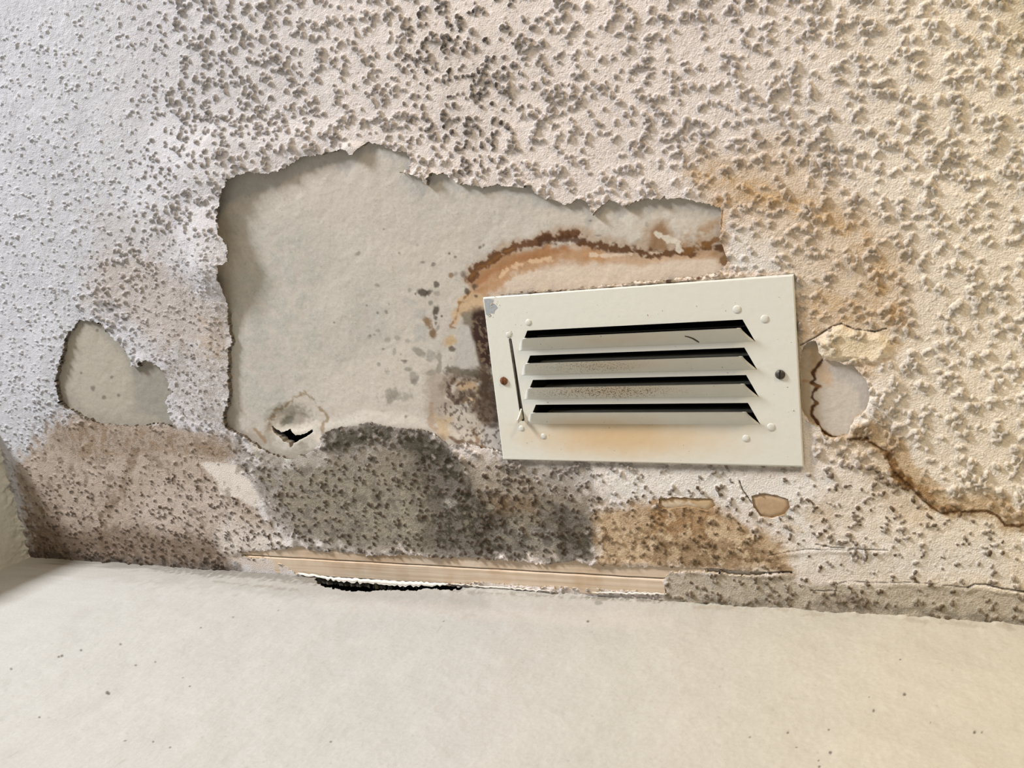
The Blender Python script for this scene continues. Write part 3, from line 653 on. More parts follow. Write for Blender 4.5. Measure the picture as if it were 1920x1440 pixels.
# right peeled area
b.paint(b.region(H_RIGHT, 6, 2), (0.52,0.475,0.42), 1)
b.paint(b.region([(1500,650),(1540,632),(1540,670),(1525,690),(1522,760),(1530,795),(1500,780)], 5, 4), (0.33,0.27,0.185), .85)
b.paint(b.region([(1512,655),(1532,650),(1540,675),(1525,690)], 5, 4), (0.44,0.325,0.20), .85)
b.paint(b.region([(1530,685),(1560,676),(1555,720),(1535,720)], 8, 6), (0.52,0.35,0.20), .6)
EDGE = [(1541,676),(1532,688),(1523,700),(1528,712),(1520,718),(1536,724),(1524,736),(1522,746),(1532,758),(1523,764),(1521,778),(1530,790),(1540,808),(1552,818),(1570,823),(1592,820)]
b.paint(b.line(EDGE, 5, 3, 4), (0.40,0.24,0.10), .6)
b.paint(b.line(EDGE, 4.6, 2, 1.2), (0.055,0.02,0.006), .97)
b.paint(b.spot(1532, 724, 8, 4, 10), (0.17,0.085,0.03), .9); b.paint(b.spot(1530, 756, 6, 4, 20), (0.15,0.075,0.03), .9); b.paint(b.spot(1510, 715, 7, 3, 0), (0.30,0.16,0.07), .7)
# two shallow chips
b.paint(b.region(H_CHIP1, 6, 2), (0.60,0.50,0.375), 1)
b.paint(b.line([(1237,938),(1265,934),(1300,938),(1330,938),(1340,946)], 6, 4, 3), (0.36,0.235,0.115), .85)
b.paint(b.region([(1300,936),(1340,938),(1338,954),(1310,954)], 4, 3), (0.45,0.33,0.19), .8)
b.paint(b.region(H_CHIP2, 6, 2), (0.42,0.30,0.185), 1)
b.paint(b.line([(1415,952),(1430,968),(1448,972)], 3, 3, 2), (0.25,0.17,0.09), .8)
b.add(b.h, b.region(H_CHIP1, 10, 2, pad=30), .0034); b.add(b.h, b.region(H_CHIP2, 10, 2, pad=30), .0034)
b.add(b.h, b.region([(600,800),(690,780),(800,795),(960,850),(960,880),(800,860),(600,860)], 14, 4, pad=40), .0032)
b.h += (.0004*b.n40+.00025*b.n12+.0001*b.n5).astype(np.float32)
def b3(X, Y, h): return np.stack([X, Y, H+.0042-h], -1)
def b_skirt(p, ids): q = p.copy(); q[:, 2] += .012; return q
board = build_sheet('plasterboard', b, b3, MAT_BOARD, b_skirt, ceil_root, out=-1)
board['label'] = 'bare grey board where the coating has peeled off'
del b

# dark hollow over the board
MAT_DARK = plain('roof_void', (0.03, 0.028, 0.025), .95, .1)
v, f = box(-.1, 3.3, -2.5, .12, H+.10, H+.14)
mesh_obj('backing_deck', v, f, MAT_DARK, ceil_root)

# ------------------------------------------------------------------ wall under the ceiling
wx = np.array([on_wall(q, 1250)[0] for q in np.arange(-20, 2010, 1.8)]); wx = wx[wx > .001]
wz = np.array([on_wall(1100, q)[2] for q in np.arange(1119, 1560, 1.8)]); wz = wz[wz < H-.0004]
wx = pad(wx, 0.0, 3.2); wz = pad(wz[::-1], 0.0, H)
wz[-1] = H
WX, WZ = np.meshgrid(wx, wz)
wPX, wPY = project(WX, np.zeros(WX.shape), WZ)
q = Sheet(WX, WZ, wPX, wPY, (0.41, 0.405, 0.38)); q.edge_color = (0.12, .11, .09)
q.C = q.C*(1-sst(700, 1900, wPX)[..., None]*.55)+np.array((0.46,0.405,0.28), np.float32)*(sst(700, 1900, wPX)[..., None]*.55)  # warm lamplight toward the right, put into the wall colour
q.C = (q.C*(1+.03*q.n40+.02*q.n12)[..., None]).astype(np.float32)
topd = (H-WZ)*1000
q.paint(q.region([(380,1060),(600,1085),(900,1105),(1250,1122),(1300,1150),(1200,1165),(900,1150),(600,1120),(420,1100)], 12, 10), (0.40,0.375,0.345), .5, mod(q.n12, -.6, .3, .3, 1))
q.paint(q.region([(60,1045),(400,1070),(560,1085),(560,1110),(300,1090),(60,1070)], 10, 10), (0.44,0.43,0.385), .5, mod(q.n12, -.6, .3, .3, 1))
q.paint(q.line([(100,1050),(300,1062),(420,1074),(560,1083),(600,1088)], 10, 7, 6), (0.12,0.105,0.08), .75)
q.paint(q.line([(60,1058),(300,1076),(600,1104),(900,1128)], 22, 20, 12, 'n12'), (0.27,0.255,0.23), .4)
q.paint(q.line([(400,1090),(480,1098),(560,1106)], 1.5, 2, 3), (0.25,0.23,0.19), .6)
q.paint(q.line([(850,1110),(1000,1116),(1250,1127)], 8, 4, 5), (0.20,0.18,0.145), .6, mod(q.n5, -.3, .3))
q.paint(q.line([(1100,1118),(1180,1123),(1260,1130)], 8, 5, 6), (0.13,0.115,0.09), .6, mod(q.n5, -.3, .3))
q.paint(q.spot(1122, 1130, 7, 5), (0.2,0.19,0.17), .7)
q.paint(q.line([(1300,1136),(1500,1150),(1700,1166),(1920,1180)], 5, 4, 4), (0.33,0.29,0.225), .6, mod(q.n12, -.3, .3))
q.paint(q.line([(600,1130),(900,1150),(1250,1168)], 12, 16, 10, 'n12'), (0.50,0.46,0.42), .35)
rs2 = np.random.RandomState(5)
for x, y, r in ((1102,1165,2.5),(201,1298,3),(204,1300,2.5),(152,1219,2.2),(116,1229,2.6),(110,1231,2),(226,1208,2),(254,1246,1.8),(291,1241,1.5),(45,1391,2.2),(74,1345,2),(235,1390,2),(287,1390,2),(319,1401,1.6),(334,1427,2),(356,1287,1.7),(343,1271,1.4),(377,1178,1.4),
    (1696,1303,2.8),(1638,1332,2.2),(1554,1368,2),(1557,1412,2.6),(1827,1372,3.2),(1841,1372,1.6),(1406,1382,1.8),(1535,1426,2),(1688,1238,1.4),(1745,1354,1.4),(1477,1373,1.6),(1493,1400,1.6),(1630,1308,1.6),(1536,1438,2.4),(21,1254,2),(832,1165,1.5),(522,1145,1.2),(437,1157,1.4),(620,1390,1.8)):
    q.paint(q.spot(x, y, r, r, 0, .35, .2), (0.10,0.09,0.075), .9)
for k in range(260):
    x = rs2.rand()*1920; y = 1150+rs2.rand()*290+x*.03; r = .7+rs2.rand()*1.2
    q.paint(q.spot(x, y, r*1.6, r, rs2.rand()*60-10, .5, .2), (0.30,0.28,0.23), .15+.35*rs2.rand())
q.paint(q.line([(1758,1243),(1770,1247)], 1.2, 1.2, .5), (0.3,.27,.2), .6)
q.paint(q.line([(828,1172),(820,1185)], 1, 1.2, .5), (0.3,.27,.22), .5)
q.hole([(588,1082),(640,1086),(700,1090),(760,1092),(860,1096),(872,1106),(850,1107),(800,1104),(760,1109),(720,1106),(690,1110),(650,1108),(620,1102),(596,1096)], 1.6)
q.h += (.0010*q.n40+.0002*q.n12+.00015*q.n5).astype(np.float32)
q.h += (np.exp(-topd/6)*.0016*np.clip(q.n12+.4, 0, 2)).astype(np.float32)
def w3(X, Z, h): return np.stack([X, -h, Z], -1)
def w_skirt(p, ids): r = p.copy(); r[:, 1] += .010; return r
wall = build_sheet('wall_back', q, w3, MAT_WALL, w_skirt, None, out=1)
wall['kind'] = 'structure'; wall['label'] = 'smooth cream painted wall below the damaged ceiling, dotted with small dark specks'
del q
v, f = box(-.1, 3.3, .03, .12, 0, H+.2)
mesh_obj('masonry', v, f, MAT_DARK, wall)

# left wall, cut short beyond the frame so its shadow stays small
lz = np.concatenate([np.linspace(0, H-.2, 30), np.linspace(H-.2, H+.0005, 180)[1:]]); ly = np.linspace(-.24, 0, 200)
LY, LZ = np.meshgrid(ly, lz)
lPX, lPY = project(np.zeros(LY.shape), LY, LZ)
q = Sheet(LY, LZ, lPX, lPY, (0.50, 0.505, 0.465)); q.edge_color = (.5, .5, .5)
q.C = (q.C*(1+.04*q.n40)[..., None]).astype(np.float32)
q.paint(q.line([(14,870),(30,920),(45,960),(52,1000)], 8, 8, 6, 'n12'), (0.33,0.30,0.25), .5)
q.h += (.0012*q.n40+.0005*q.n12).astype(np.float32)
topd = (H-LZ)*1000
q.h += (np.exp(-topd/9)*.006*np.clip(q.n12+.6, 0, 2)).astype(np.float32)
def l3(Y, Z, h): return np.stack([h, Y, Z], -1)
wl = build_sheet('wall_left', q, l3, MAT_WALL, None, None, out=1)
wl['kind'] = 'structure'; wl['label'] = 'pale painted wall at the left end of the ceiling'
v, f = box(-.1, -.008, -.24, .1, 0, H+.2)
mesh_obj('masonry', v, f, plain('wall_end_plaster', (.55, .54, .5)), wl)

# ------------------------------------------------------------------ bare wooden trim in the corner
def wood(name, base, dark, warm=None):
    m, t, p = nodes(name, .7, .3)
    tc = N(t, 'ShaderNodeTexCoord'); mp = N(t, 'ShaderNodeMapping'); mp.inputs['Scale'].default_value = (5, 260, 60)
    n1 = N(t, 'ShaderNodeTexNoise', Scale=1.0, Detail=4.0); t.links.new(tc.outputs['Object'], mp.inputs[0]); t.links.new(mp.outputs[0], n1.inputs['Vector'])
    r = N(t, 'ShaderNodeValToRGB'); r.color_ramp.elements[0].position = .3; r.color_ramp.elements[1].position = .62
    r.color_ramp.elements[0].color = dark+(1,); r.color_ramp.elements[1].color = base+(1,)
    t.links.new(n1.outputs['Fac'], r.inputs[0])
    n2 = N(t, 'ShaderNodeTexNoise', Scale=14, Detail=3.0); t.links.new(tc.outputs['Object'], n2.inputs['Vector'])
    r2 = N(t, 'ShaderNodeValToRGB'); r2.color_ramp.elements[0].position = .52; r2.color_ramp.elements[1].position = .72
    r2.color_ramp.elements[0].color = (0, 0, 0, 1); r2.color_ramp.elements[1].color = (.7, .7, .7, 1); t.links.new(n2.outputs['Fac'], r2.inputs[0])
    mx = N(t, 'ShaderNodeMixRGB'); mx.inputs[2].default_value = (0.42, 0.26, 0.13, 1)
    t.links.new(r2.outputs[0], mx.inputs[0]); t.links.new(r.outputs[0], mx.inputs[1]); t.links.new(mx.outputs[0], p.inputs['Base Color'])
    b = N(t, 'ShaderNodeBump', Distance=.0004); t.links.new(n1.outputs['Fac'], b.inputs['Height']); t.links.new(b.outputs[0], p.inputs['Normal'])
    return m
WOOD = wood('bare_wood', (0.60, 0.50, 0.39), (0.50, 0.395, 0.28))
def ystrip(name, x0, x1, ya, yb, z0, z1, round_=.0012):
    # rounded long board: section extruded along x in short lengths with a slight wander
    n = 60; prof = [(ya, z1), (ya, z0+round_), (ya+round_, z0), (yb-round_, z0), (yb, z0+round_), (yb, z1)]
    V = []; Fc = []
    for i in range(n+1):
        x = x0+(x1-x0)*i/n; wz_ = .0004*math.sin(i*.7)+.0003*math.sin(i*1.9+1)
        for (y, z) in prof: V.append((x, y, z+wz_))
    k = len(prof)
    for i in range(n):
        for j in range(k): Fc.append((i*k+j, i*k+(j+1) % k, (i+1)*k+(j+1) % k, (i+1)*k+j))
    Fc.append(tuple(range(k))[::-1]); Fc.append(tuple(n*k+j for j in range(k)))
    o = mesh_obj(name, V, Fc, WOOD); o['kind'] = 'structure'; return o
ysm = on_ceiling(900, 1067)[1]
t1 = ystrip('trim_1', on_ceiling(452, 1045)[0], 1.22, ysm-.030, ysm-.0006, H+.0014, H+.0037)
t1['label'] = 'bare pale wooden strip under the mould, upper of the two'
t2 = ystrip('trim_2', on_ceiling(462, 1050)[0], on_ceiling(1246, 1100)[0], ysm+.0006, -.0012, H+.0004, H+.0037)
t2['label'] = 'bare pale wooden strip in the corner against the wall, lower of the two'

# white torn paint edges hanging along the lower strip
FLAKE = plain('torn_paint', (0.74, 0.71, 0.64), .8, .2)
def ribbon(pts, wpx, drop, seed, th=.0006):
    r_ = np.random.RandomState(seed); V = []; Fc = []
    P = []
    for i in range(len(pts)-1):
        n = max(2, int(abs(pts[i+1][0]-pts[i][0])/5))
        for k in range(n): P.append((pts[i][0]+(pts[i+1][0]-pts[i][0])*k/n, pts[i][1]+(pts[i+1][1]-pts[i][1])*k/n))
    P.append(pts[-1])
    m = 4
    for i, (x, y) in enumerate(P):
        e = math.sin(math.pi*i/(len(P)-1))**.4; wd = wpx*(.55+.6*r_.rand())*e+.6; up = r_.randn()*.8
        for k in range(m+1):
            f_ = k/m; c = on_ceiling(x, y+up+(wd)*f_, -.002-drop*math.sin(f_*2.2))
            V.append(c); 
    for i, (x, y) in enumerate(P):
        for k in range(m+1): V.append(np.array(V[i*(m+1)+k])+np.array((0, 0, th)))
    n = len(P); o = n*(m+1)
    for i in range(n-1):
        for k in range(m):
            a = i*(m+1)+k; Fc.append((a, a+1, a+m+2, a+m+1)); Fc.append((o+a, o+a+m+1, o+a+m+2, o+a+1))
        for k in (0, m):
            a = i*(m+1)+k; Fc.append((a, a+m+1, o+a+m+1, o+a))
    return mesh_obj('paint_flake', V, Fc, FLAKE, ceil_root, True)
ribbon([(590,1080),(640,1083),(700,1087),(760,1090),(840,1094)], 9, .003, 1)['label'] = 'white torn paint edge over the black gap'
ribbon([(558,1074),(600,1079)], 5, .002, 2)['label'] = 'white torn paint edge'
ribbon([(845,1094),(900,1098),(980,1104),(1040,1108)], 1.6, .002, 3)['label'] = 'white torn paint edge'
ribbon([(1110,1110),(1160,1110),(1245,1113)], 1.8, .002, 4)['label'] = 'white torn paint edge'

# ------------------------------------------------------------------ the register
VO = on_ceiling(905, 558, -.005)
vent = bpy.data.objects.new('air_vent', None); COL.objects.link(vent)
Mv = Matrix.Identity(4)
for i in range(3):
    Mv[i][0] = vent_u[i]; Mv[i][1] = vent_v[i]; Mv[i][2] = (0, 0, 1)[i]; Mv[i][3] = VO[i]
vent.matrix_world = Mv                      # local x across, y down the plate, z up into the ceiling
vent['label'] = 'off-white metal louvred air vent with rust tint, screwed to the peeling ceiling'; vent['category'] = 'air vent'
vent.empty_display_size = .05

def enamel(name, speck=0.0, rust=0.0, sx0=.05, sx1=.2, sy=None, rcx=.15, rcy=.17, rrx=.12, rry=.03, grime=0.0):
    m, t, p = nodes(name, .38, .45)
    L = t.links.new
    tc = N(t, 'ShaderNodeTexCoord'); se = N(t, 'ShaderNodeSeparateXYZ'); L(tc.outputs['Object'], se.inputs[0])
    nz = N(t, 'ShaderNodeTexNoise', Scale=45, Detail=4.0); L(tc.outputs['Object'], nz.inputs['Vector'])
    def ell(cx, cy, rx_, ry_, e0=1.25, e1=.1, wob=.5):
        a = N(t, 'ShaderNodeMath', operation='SUBTRACT'); L(se.outputs[0], a.inputs[0]); a.inputs[1].default_value = cx
        a2 = N(t, 'ShaderNodeMath', operation='DIVIDE'); L(a.outputs[0], a2.inputs[0]); a2.inputs[1].default_value = rx_
        c = N(t, 'ShaderNodeMath', operation='SUBTRACT'); L(se.outputs[1], c.inputs[0]); c.inputs[1].default_value = cy
        c2 = N(t, 'ShaderNodeMath', operation='DIVIDE'); L(c.outputs[0], c2.inputs[0]); c2.inputs[1].default_value = ry_
        a3 = N(t, 'ShaderNodeMath', operation='POWER'); L(a2.outputs[0], a3.inputs[0]); a3.inputs[1].default_value = 2
        c3_ = N(t, 'ShaderNodeMath', operation='POWER'); L(c2.outputs[0], c3_.inputs[0]); c3_.inputs[1].default_value = 2
        d = N(t, 'ShaderNodeMath', operation='ADD'); L(a3.outputs[0], d.inputs[0]); L(c3_.outputs[0], d.inputs[1])
        d2 = N(t, 'ShaderNodeMath', operation='SQRT'); L(d.outputs[0], d2.inputs[0])
        w_ = N(t, 'ShaderNodeMath', operation='MULTIPLY_ADD'); L(nz.outputs['Fac'], w_.inputs[0]); w_.inputs[1].default_value = wob; L(d2.outputs[0], w_.inputs[2])
        mp = N(t, 'ShaderNodeMapRange', interpolation_type='SMOOTHSTEP'); L(w_.outputs[0], mp.inputs[0])
        mp.inputs[1].default_value = e0+wob*.5; mp.inputs[2].default_value = e1+wob*.5
        return mp.outputs[0]
    col = None
    base = N(t, 'ShaderNodeRGB'); base.outputs[0].default_value = (0.66, 0.662, 0.60, 1); col = base.outputs[0]
    def mix(fac, c, amt):
        nonlocal col
        f_ = N(t, 'ShaderNodeMath', operation='MULTIPLY'); L(fac, f_.inputs[0]); f_.inputs[1].default_value = amt
        mx = N(t, 'ShaderNodeMixRGB'); L(f_.outputs[0], mx.inputs[0]); L(col, mx.inputs[1]); mx.inputs[2].default_value = c+(1,)
        col = mx.outputs[0]
    def thr(scale, lo, hi):
        n_ = N(t, 'ShaderNodeTexNoise', Scale=scale, Detail=2.0); L(tc.outputs['Object'], n_.inputs['Vector'])
        mp = N(t, 'ShaderNodeMapRange', interpolation_type='SMOOTHSTEP'); L(n_.outputs['Fac'], mp.inputs[0]); mp.inputs[1].default_value = lo; mp.inputs[2].default_value = hi
        return mp.outputs[0]
    def mul(a, b_):
        n_ = N(t, 'ShaderNodeMath', operation='MULTIPLY'); L(a, n_.inputs[0]); L(b_, n_.inputs[1]); return n_.outputs[0]
    if rust:
        mix(ell(rcx, rcy, rrx, rry), (0.62, 0.47, 0.29), rust)
        mix(ell(rcx-.01, rcy+.002, rrx*.6, rry*.6), (0.56, 0.37, 0.17), rust*.5)
    if rust and rcy > .16: mix(ell(rcx-.025, .1545, .11, .007, 1.2, .2, .7), (0.44, 0.33, 0.19), .65)
    if grime: mix(thr(60, .45, .7), (0.42, 0.38, 0.28), grime)
    if speck:
        mix(mul(ell((sx0+sx1)/2, sy, (sx1-sx0)/2, .011, 1.2, .2, .3), thr(620, .535, .59)), (0.07, 0.06, 0.035), speck)
    mix(mul(thr(300, .70, .74), thr(25, .45, .6)), (0.13, 0.10, 0.07), .8)
    L(col, p.inputs['Base Color'])
    b_ = N(t, 'ShaderNodeBump', Distance=.00025); n_ = N(t, 'ShaderNodeTexNoise', Scale=120, Detail=3.0); L(tc.outputs['Object'], n_.inputs['Vector'])
    L(n_.outputs['Fac'], b_.inputs['Height']); L(b_.outputs[0], p.inputs['Normal'])
    return m

V0 = [.0418, .0712, .1003, .1303]; SLW = .0235
def lou(i): return (.0525, V0[i], .2976, V0[i]+SLW, .0395, .3090)   # uTopL, v0, uTopR, v1, uBotL, uBotR
def slot_loop():
    pts = []; a = np.array((.0293, .0515)); c = np.array((.0330, .1480)); r = .0020
    for k in range(7): t_ = math.pi+math.pi*k/6; pts.append((a[0]+r*math.cos(t_), a[1]+r*math.sin(t_)))
    for k in range(7): t_ = math.pi*k/6; pts.append((c[0]+r*1.3*math.cos(t_), c[1]+r*1.3*math.sin(t_)))
    return pts
loops = [[(0, 0), (VW, -.0006), (VW, VH+.0006), (0, VH)]]
for i in range(4):
    ul, v0, ur, v1, bl, br = lou(i)
    loops.append([(ul, v0), (ur, v0), (br, v1), (bl, v1)])
loops.append(slot_loop())
bev = .0011
ring = [(0+bev, 0+bev), (VW-bev, bev), (VW-bev, VH-bev), (bev, VH-bev)]
tl = [[Vector((x, y, 0)) for x, y in lp] for lp in [ring]+loops[1:]]
tri = tessellate_polygon(tl)
V = [tuple(p) for lp in tl for p in lp]; Fc = [tuple(t) for t in tri]
# face winding towards the room (-z)
def wind(fc):
    o_ = []
    for t_ in fc:
        a, b_, c = [Vector(V[k]) for k in t_[:3]]
        o_.append(t_ if (b_-a).cross(c-a).z < 0 else t_[::-1])
    return o_
Fc = wind(Fc)
# hole edges: sheet thickness 1 mm
off = 4
for lp in loops[1:]:
    n = len(lp); base = len(V)
    V += [(x, y, .001) for x, y in lp]
    for k in range(n): Fc.append((off+k, off+(k+1) % n, base+(k+1) % n, base+k))
    off += n
# rolled outer flange
base = len(V)
V += [(x, y, .0008) for x, y in loops[0]]; V += [(x, y, .0046) for x, y in loops[0]]
for k in range(4):
    Fc.append((k, (k+1) % 4, base+(k+1) % 4, base+k)); Fc.append((base+k, base+(k+1) % 4, base+4+(k+1) % 4, base+4+k))
plate = mesh_obj('face_plate', V, Fc, enamel('vent_enamel', rust=.85, rcx=.155, rcy=.168, rrx=.16, rry=.035), vent)
plate['label'] = 'off-white face plate stained rusty along the bottom'

slat_specs = [(0, .25, .12, .2), (.55, .30, .055, .20), (.95, .45, .045, .24), (0, .55, .1, .2)]
for i in range(4):
    ul, v0, ur, v1, bl, br = lou(i)
    spk, rst, s0_, s1_ = slat_specs[i]
    m = enamel('louvre_enamel_%d' % i, speck=spk, rust=rst*.9, sx0=s0_, sx1=s1_, sy=v0+.014, rcx=.16 if i != 3 else .13, rcy=v0+(.012 if i < 3 else .022), rrx=.10, rry=.014, grime=.08)
    nu, nv = 60, 14; V = []; Fc = []
    vf = v0+.0070; hh = .0100
    for layer in (0, 1):
        for j in range(nv+1):
            t_ = j/nv                                  # 0 hinge .. 1 free edge
            vv = v1+(vf-v1)*t_; ww = hh*(t_**1.45)
            # end cut is curved: wide at the hinge, straight at the free edge
            e = (1-t_)**1.35
            L_ = ul-.0004+(bl-ul)*(1-t_)**.6-.0006; R_ = ur-.0004+(br-ur)*e
            for k in range(nu+1):
                u_ = L_+(R_-L_)*k/nu
                V.append((u_, vv+layer*.0006*t_, -ww+layer*.0008))
    row = nu+1; lay = row*(nv+1)
    for j in range(nv):
        for k in range(nu):
            a = j*row+k
            Fc.append((a, a+1, a+row+1, a+row)); Fc.append((lay+a, lay+a+row, lay+a+row+1, lay+a+1))
    for k in range(nu):
        a = nv*row+k; Fc.append((a, a+1, lay+a+1, lay+a)); Fc.append((k, lay+k, lay+k+1, k+1))
    for j in range(nv):
        a = j*row; Fc.append((a, a+row, lay+a+row, lay+a)); a += nu; Fc.append((a, lay+a, lay+a+row, a+row))
    o = mesh_obj('louvre', V, Fc, m, vent, True)
    if i == 2: o['label'] = 'louvre speckled with black mould'
    elif i == 1: o['label'] = 'louvre lightly speckled with mould'
    elif i == 0: o['label'] = 'louvre with a short dark scratch'
    elif i == 3: o['label'] = 'rust-tinted louvre, lowest'

# dome-headed rivets, all enamelled over
def dome(name, u_, v_, r, h_, mat, par, flat=False):
    V = [(u_, v_, -h_)]; Fc = []; n, m_ = 20, 5
    for j in range(1, m_+1):
        a = math.pi/2*j/m_
        for k in range(n): b_ = 2*math.pi*k/n; V.append((u_+r*math.sin(a)*math.cos(b_), v_+r*math.sin(a)*math.sin(b_), -h_*math.cos(a)+(.0003 if j == m_ else 0)))
    for k in range(n): Fc.append((0, 1+(k+1) % n, 1+k))
    for j in range(m_-1):
        for k in range(n):
            a = 1+j*n; Fc.append((a+k, a+(k+1) % n, a+n+(k+1) % n, a+n+k))
    return mesh_obj(name, V, Fc, mat, par, True)
RV = plain('rivet_enamel', (0.62, 0.62, 0.56), .35, .5)
def vuv(px, py):
    p_ = on_ceiling(px, py, -.005)-VO; return float(p_@vent_u), float(p_@vent_v)
for px, py, r in ((991,604.5,.0040),(1382,580,.0044),(1434,598,.0044),(954,627,.0038),(978,803,.0036),(1019,818,.0036),(1446,801,.0044),(1399,822,.0040)):
    dome('rivet', *vuv(px, py), r, .0011, RV, vent)

# screws: slotted round heads with recessed slot
def screw(px, py, mat, r=.0050, ang=math.pi/2+.1):
    u_, v_ = vuv(px, py); n = 32; V = []; Fc = []
    rings = [(0.0, .0030), (.45, .0028), (.8, .0021), (1.0, .0006), (1.0, -.0004)]
    c_, s_ = math.cos(ang), math.sin(ang)
    xs = [-1, -.75, -.5, -.25, -.10, -.0999, 0, .0999, .10, .25, .5, .75, 1]
    m_ = 24; idx = {}
    g = np.linspace(-1, 1, m_+1)
    gx_ = sorted(set(list(g)+[-.14, -.13, .13, .14]))
    for a in gx_:
        for b_ in g:
            d = math.hypot(a, b_)
            # square grid pressed to a disc
            k = max(abs(a), abs(b_))/d if d > 0 else 1
            x = a*k; y = b_*k; rr = math.hypot(x, y)
            z = .0030*math.sqrt(max(0, 1-(rr*.97)**2))
            if abs(a) <= .131: z = min(z, .0010)
            idx[(a, b_)] = len(V); V.append((u_+r*(x*s_+y*c_), v_+r*(-x*c_+y*s_), -z-.0001))
    for i in range(len(gx_)-1):
        for j in range(m_):
            Fc.append((idx[(gx_[i], g[j])], idx[(gx_[i+1], g[j])], idx[(gx_[i+1], g[j+1])], idx[(gx_[i], g[j+1])]))
    return mesh_obj('screw', V, Fc, mat, vent, True)
screw(945, 714, plain('rusty_screw', (0.20, 0.085, 0.035), .7, .3, .3, .6, 500))['label'] = 'rusty brown slotted screw'
screw(1463, 702, plain('dark_screw', (0.075, 0.07, 0.06), .5, .4, .5, .4, 500))['label'] = 'dark slotted screw'

# damper lever poking out of the slot
TAB = plain('lever_metal', (0.62, 0.60, 0.52), .45, .4, .2, .2)
u_, v_ = vuv(977, 780)
V = []; Fc = []
for (z, du, va, vb) in ((.004, 0, .137, .1475), (0, 0, .135, .1475), (-.005, -.0004, .1405, .1485), (-.0105, -.0016, .1462, .1500)):
    uu = .0328+du
    V += [(uu-.0006, va, z), (uu+.0006, va, z), (uu+.0006, vb, z), (uu-.0006, vb, z)]
for i in range(3):
    for k in range(4): Fc.append((i*4+k, i*4+(k+1) % 4, i*4+4+(k+1) % 4, i*4+4+k))
Fc += [(0, 3, 2, 1), (12, 13, 14, 15)]
mesh_obj('damper_lever', V, Fc, TAB, vent)

# chipped paint at the plate's corner and flaked rivet paint
CH = plain('bare_metal_chip', (0.40, 0.43, 0.45), .5, .4, .3, .1)
def chip(pts, mat, z=-.00018, lab=None, name='paint_chip'):
    P = [vuv(*p_) for p_ in pts]; n = len(P)
    V = [(a, b_, z) for a, b_ in P]+[(a, b_, .0001) for a, b_ in P]
    Fc = [tuple(range(n))[::-1]]+[(k, (k+1) % n, n+(k+1) % n, n+k) for k in range(n)]
    if (Vector(V[Fc[0][1]])-Vector(V[Fc[0][0]])).cross(Vector(V[Fc[0][2]])-Vector(V[Fc[0][1]])).z > 0: Fc[0] = Fc[0][::-1]
    o = mesh_obj(name, V, Fc, mat, vent)
    if lab: o['label'] = lab
    return o
chip([(907.5,561),(915,560),(922,560.5),(926,563),(924,568),(930,572),(933,577),(928,582),(926,588),(919,587),(915,592),(911,589),(910,580)], CH, lab='grey patch of bare metal at the corner')
CR = plain('crumb', (0.45, 0.42, 0.36), .9, .2, 0, .4, 900)
rs3 = np.random.RandomState(3)
def crumbs(cx, cy, rad, n, par, zz=0.0, mat=CR, sz=.0007):
    V = []; Fc = []
    for k in range(n):
        u0, v0_ = vuv(cx+rs3.randn()*rad, cy+rs3.randn()*rad); r = sz*(.5+rs3.rand()); o_ = len(V)
        q_ = [(u0+r*math.cos(a)*(.7+.6*rs3.rand()), v0_+r*math.sin(a)*(.7+.6*rs3.rand())) for a in np.linspace(0, 2*math.pi, 7)[:-1]]
        V += [(a, b_, zz) for a, b_ in q_]+[(u0+(a-u0)*.5, v0_+(b_-v0_)*.5, zz-r*.7) for a, b_ in q_]
        Fc += [(o_+i_, o_+(i_+1) % 6, o_+6+(i_+1) % 6, o_+6+i_) for i_ in range(6)]+[tuple(o_+6+i_ for i_ in range(6))]
    o = mesh_obj('paint_crumbs', V, Fc, mat, par); o['kind'] = 'stuff'; return o
crumbs(928, 570, 5, 16, vent); crumbs(918, 592, 3, 8, vent); crumbs(954, 627, 3.5, 12, vent)
crumbs(1490, 770, 1.5, 1, vent)
SC_ = plain('dark_scratch', (0.08, 0.07, 0.05), .8, .2)
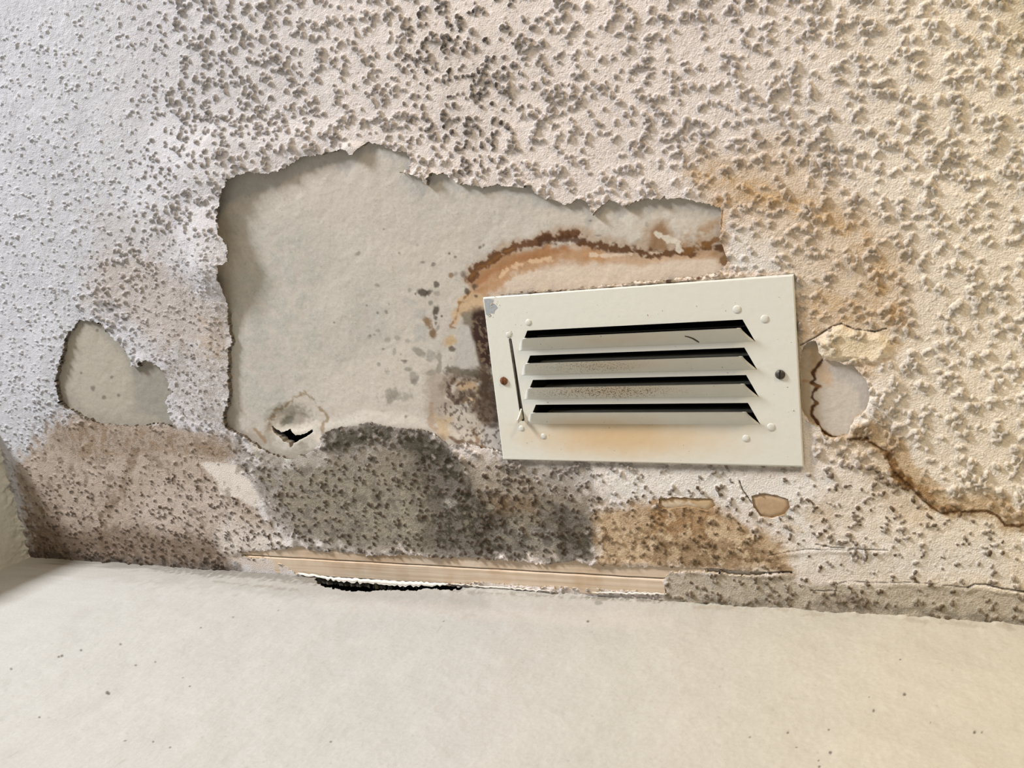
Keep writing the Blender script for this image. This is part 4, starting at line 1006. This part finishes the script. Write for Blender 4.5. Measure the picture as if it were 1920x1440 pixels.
def slat_pt(px, py, i):
    w_ = .007
    for _ in range(5):
        p_ = on_ceiling(px, py, -.005-w_)-VO; u_, v_ = float(p_@vent_u), float(p_@vent_v)
        v1 = V0[i]+SLW; t_ = min(1, max(0, (v1-v_)/(v1-(V0[i]+.0070)))); w_ = .0100*t_**1.45
    return u_, v_, -w_-.0003
def mark(P3, wd, lab):
    V = []; n = len(P3)
    for i, p_ in enumerate(P3):
        a_, b_ = np.array(P3[max(i-1, 0)][:2]), np.array(P3[min(i+1, n-1)][:2]); d = (b_-a_)/np.linalg.norm(b_-a_)
        nn = np.array((-d[1], d[0]))*wd*(.35+.65*math.sin(math.pi*(i+.5)/n))
        for sgn in (-1, 1): V.append((p_[0]+nn[0]*sgn, p_[1]+nn[1]*sgn, p_[2]))
    o = mesh_obj('scratch', V, [(2*i, 2*i+1, 2*i+3, 2*i+2) for i in range(n-1)], SC_, vent); o['label'] = lab
mark([slat_pt(x, y, 0) for x, y in ((1284,630),(1292,631.5),(1299,634),(1305,638),(1311,642))], .0011, 'dark curved scratch on the upper louvre')
# sheet-metal box and dark throat behind the face
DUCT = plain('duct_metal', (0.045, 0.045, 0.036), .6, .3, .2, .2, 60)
x0, x1, y0, y1 = .036, .312, .036, .160
V = []; Fc = []
for z in (.0012, .075):
    V += [(x0, y0, z), (x1, y0, z), (x1, y1, z), (x0, y1, z)]
for z in (.0012, .075):
    V += [(x0-.001, y0-.001, z), (x1+.001, y0-.001, z), (x1+.001, y1+.001, z), (x0-.001, y1+.001, z)]
for k in range(4):
    Fc.append((k, 4+k, 4+(k+1) % 4, (k+1) % 4)); Fc.append((8+k, 8+(k+1) % 4, 12+(k+1) % 4, 12+k)); Fc.append((k, (k+1) % 4, 8+(k+1) % 4, 8+k))
Fc += [(4, 5, 6, 7), (12, 15, 14, 13)]
# slot side flange keeps the lever slot dark
mesh_obj('duct_collar', V, Fc, DUCT, vent)
# opposed damper blades inside
for k in range(4):
    yb = .050+.031*k
    V, Fc = box(.060, .300, yb, yb+.0008, .010, .034)
    mesh_obj('damper_blade', V, Fc, DUCT, vent)
print('done')
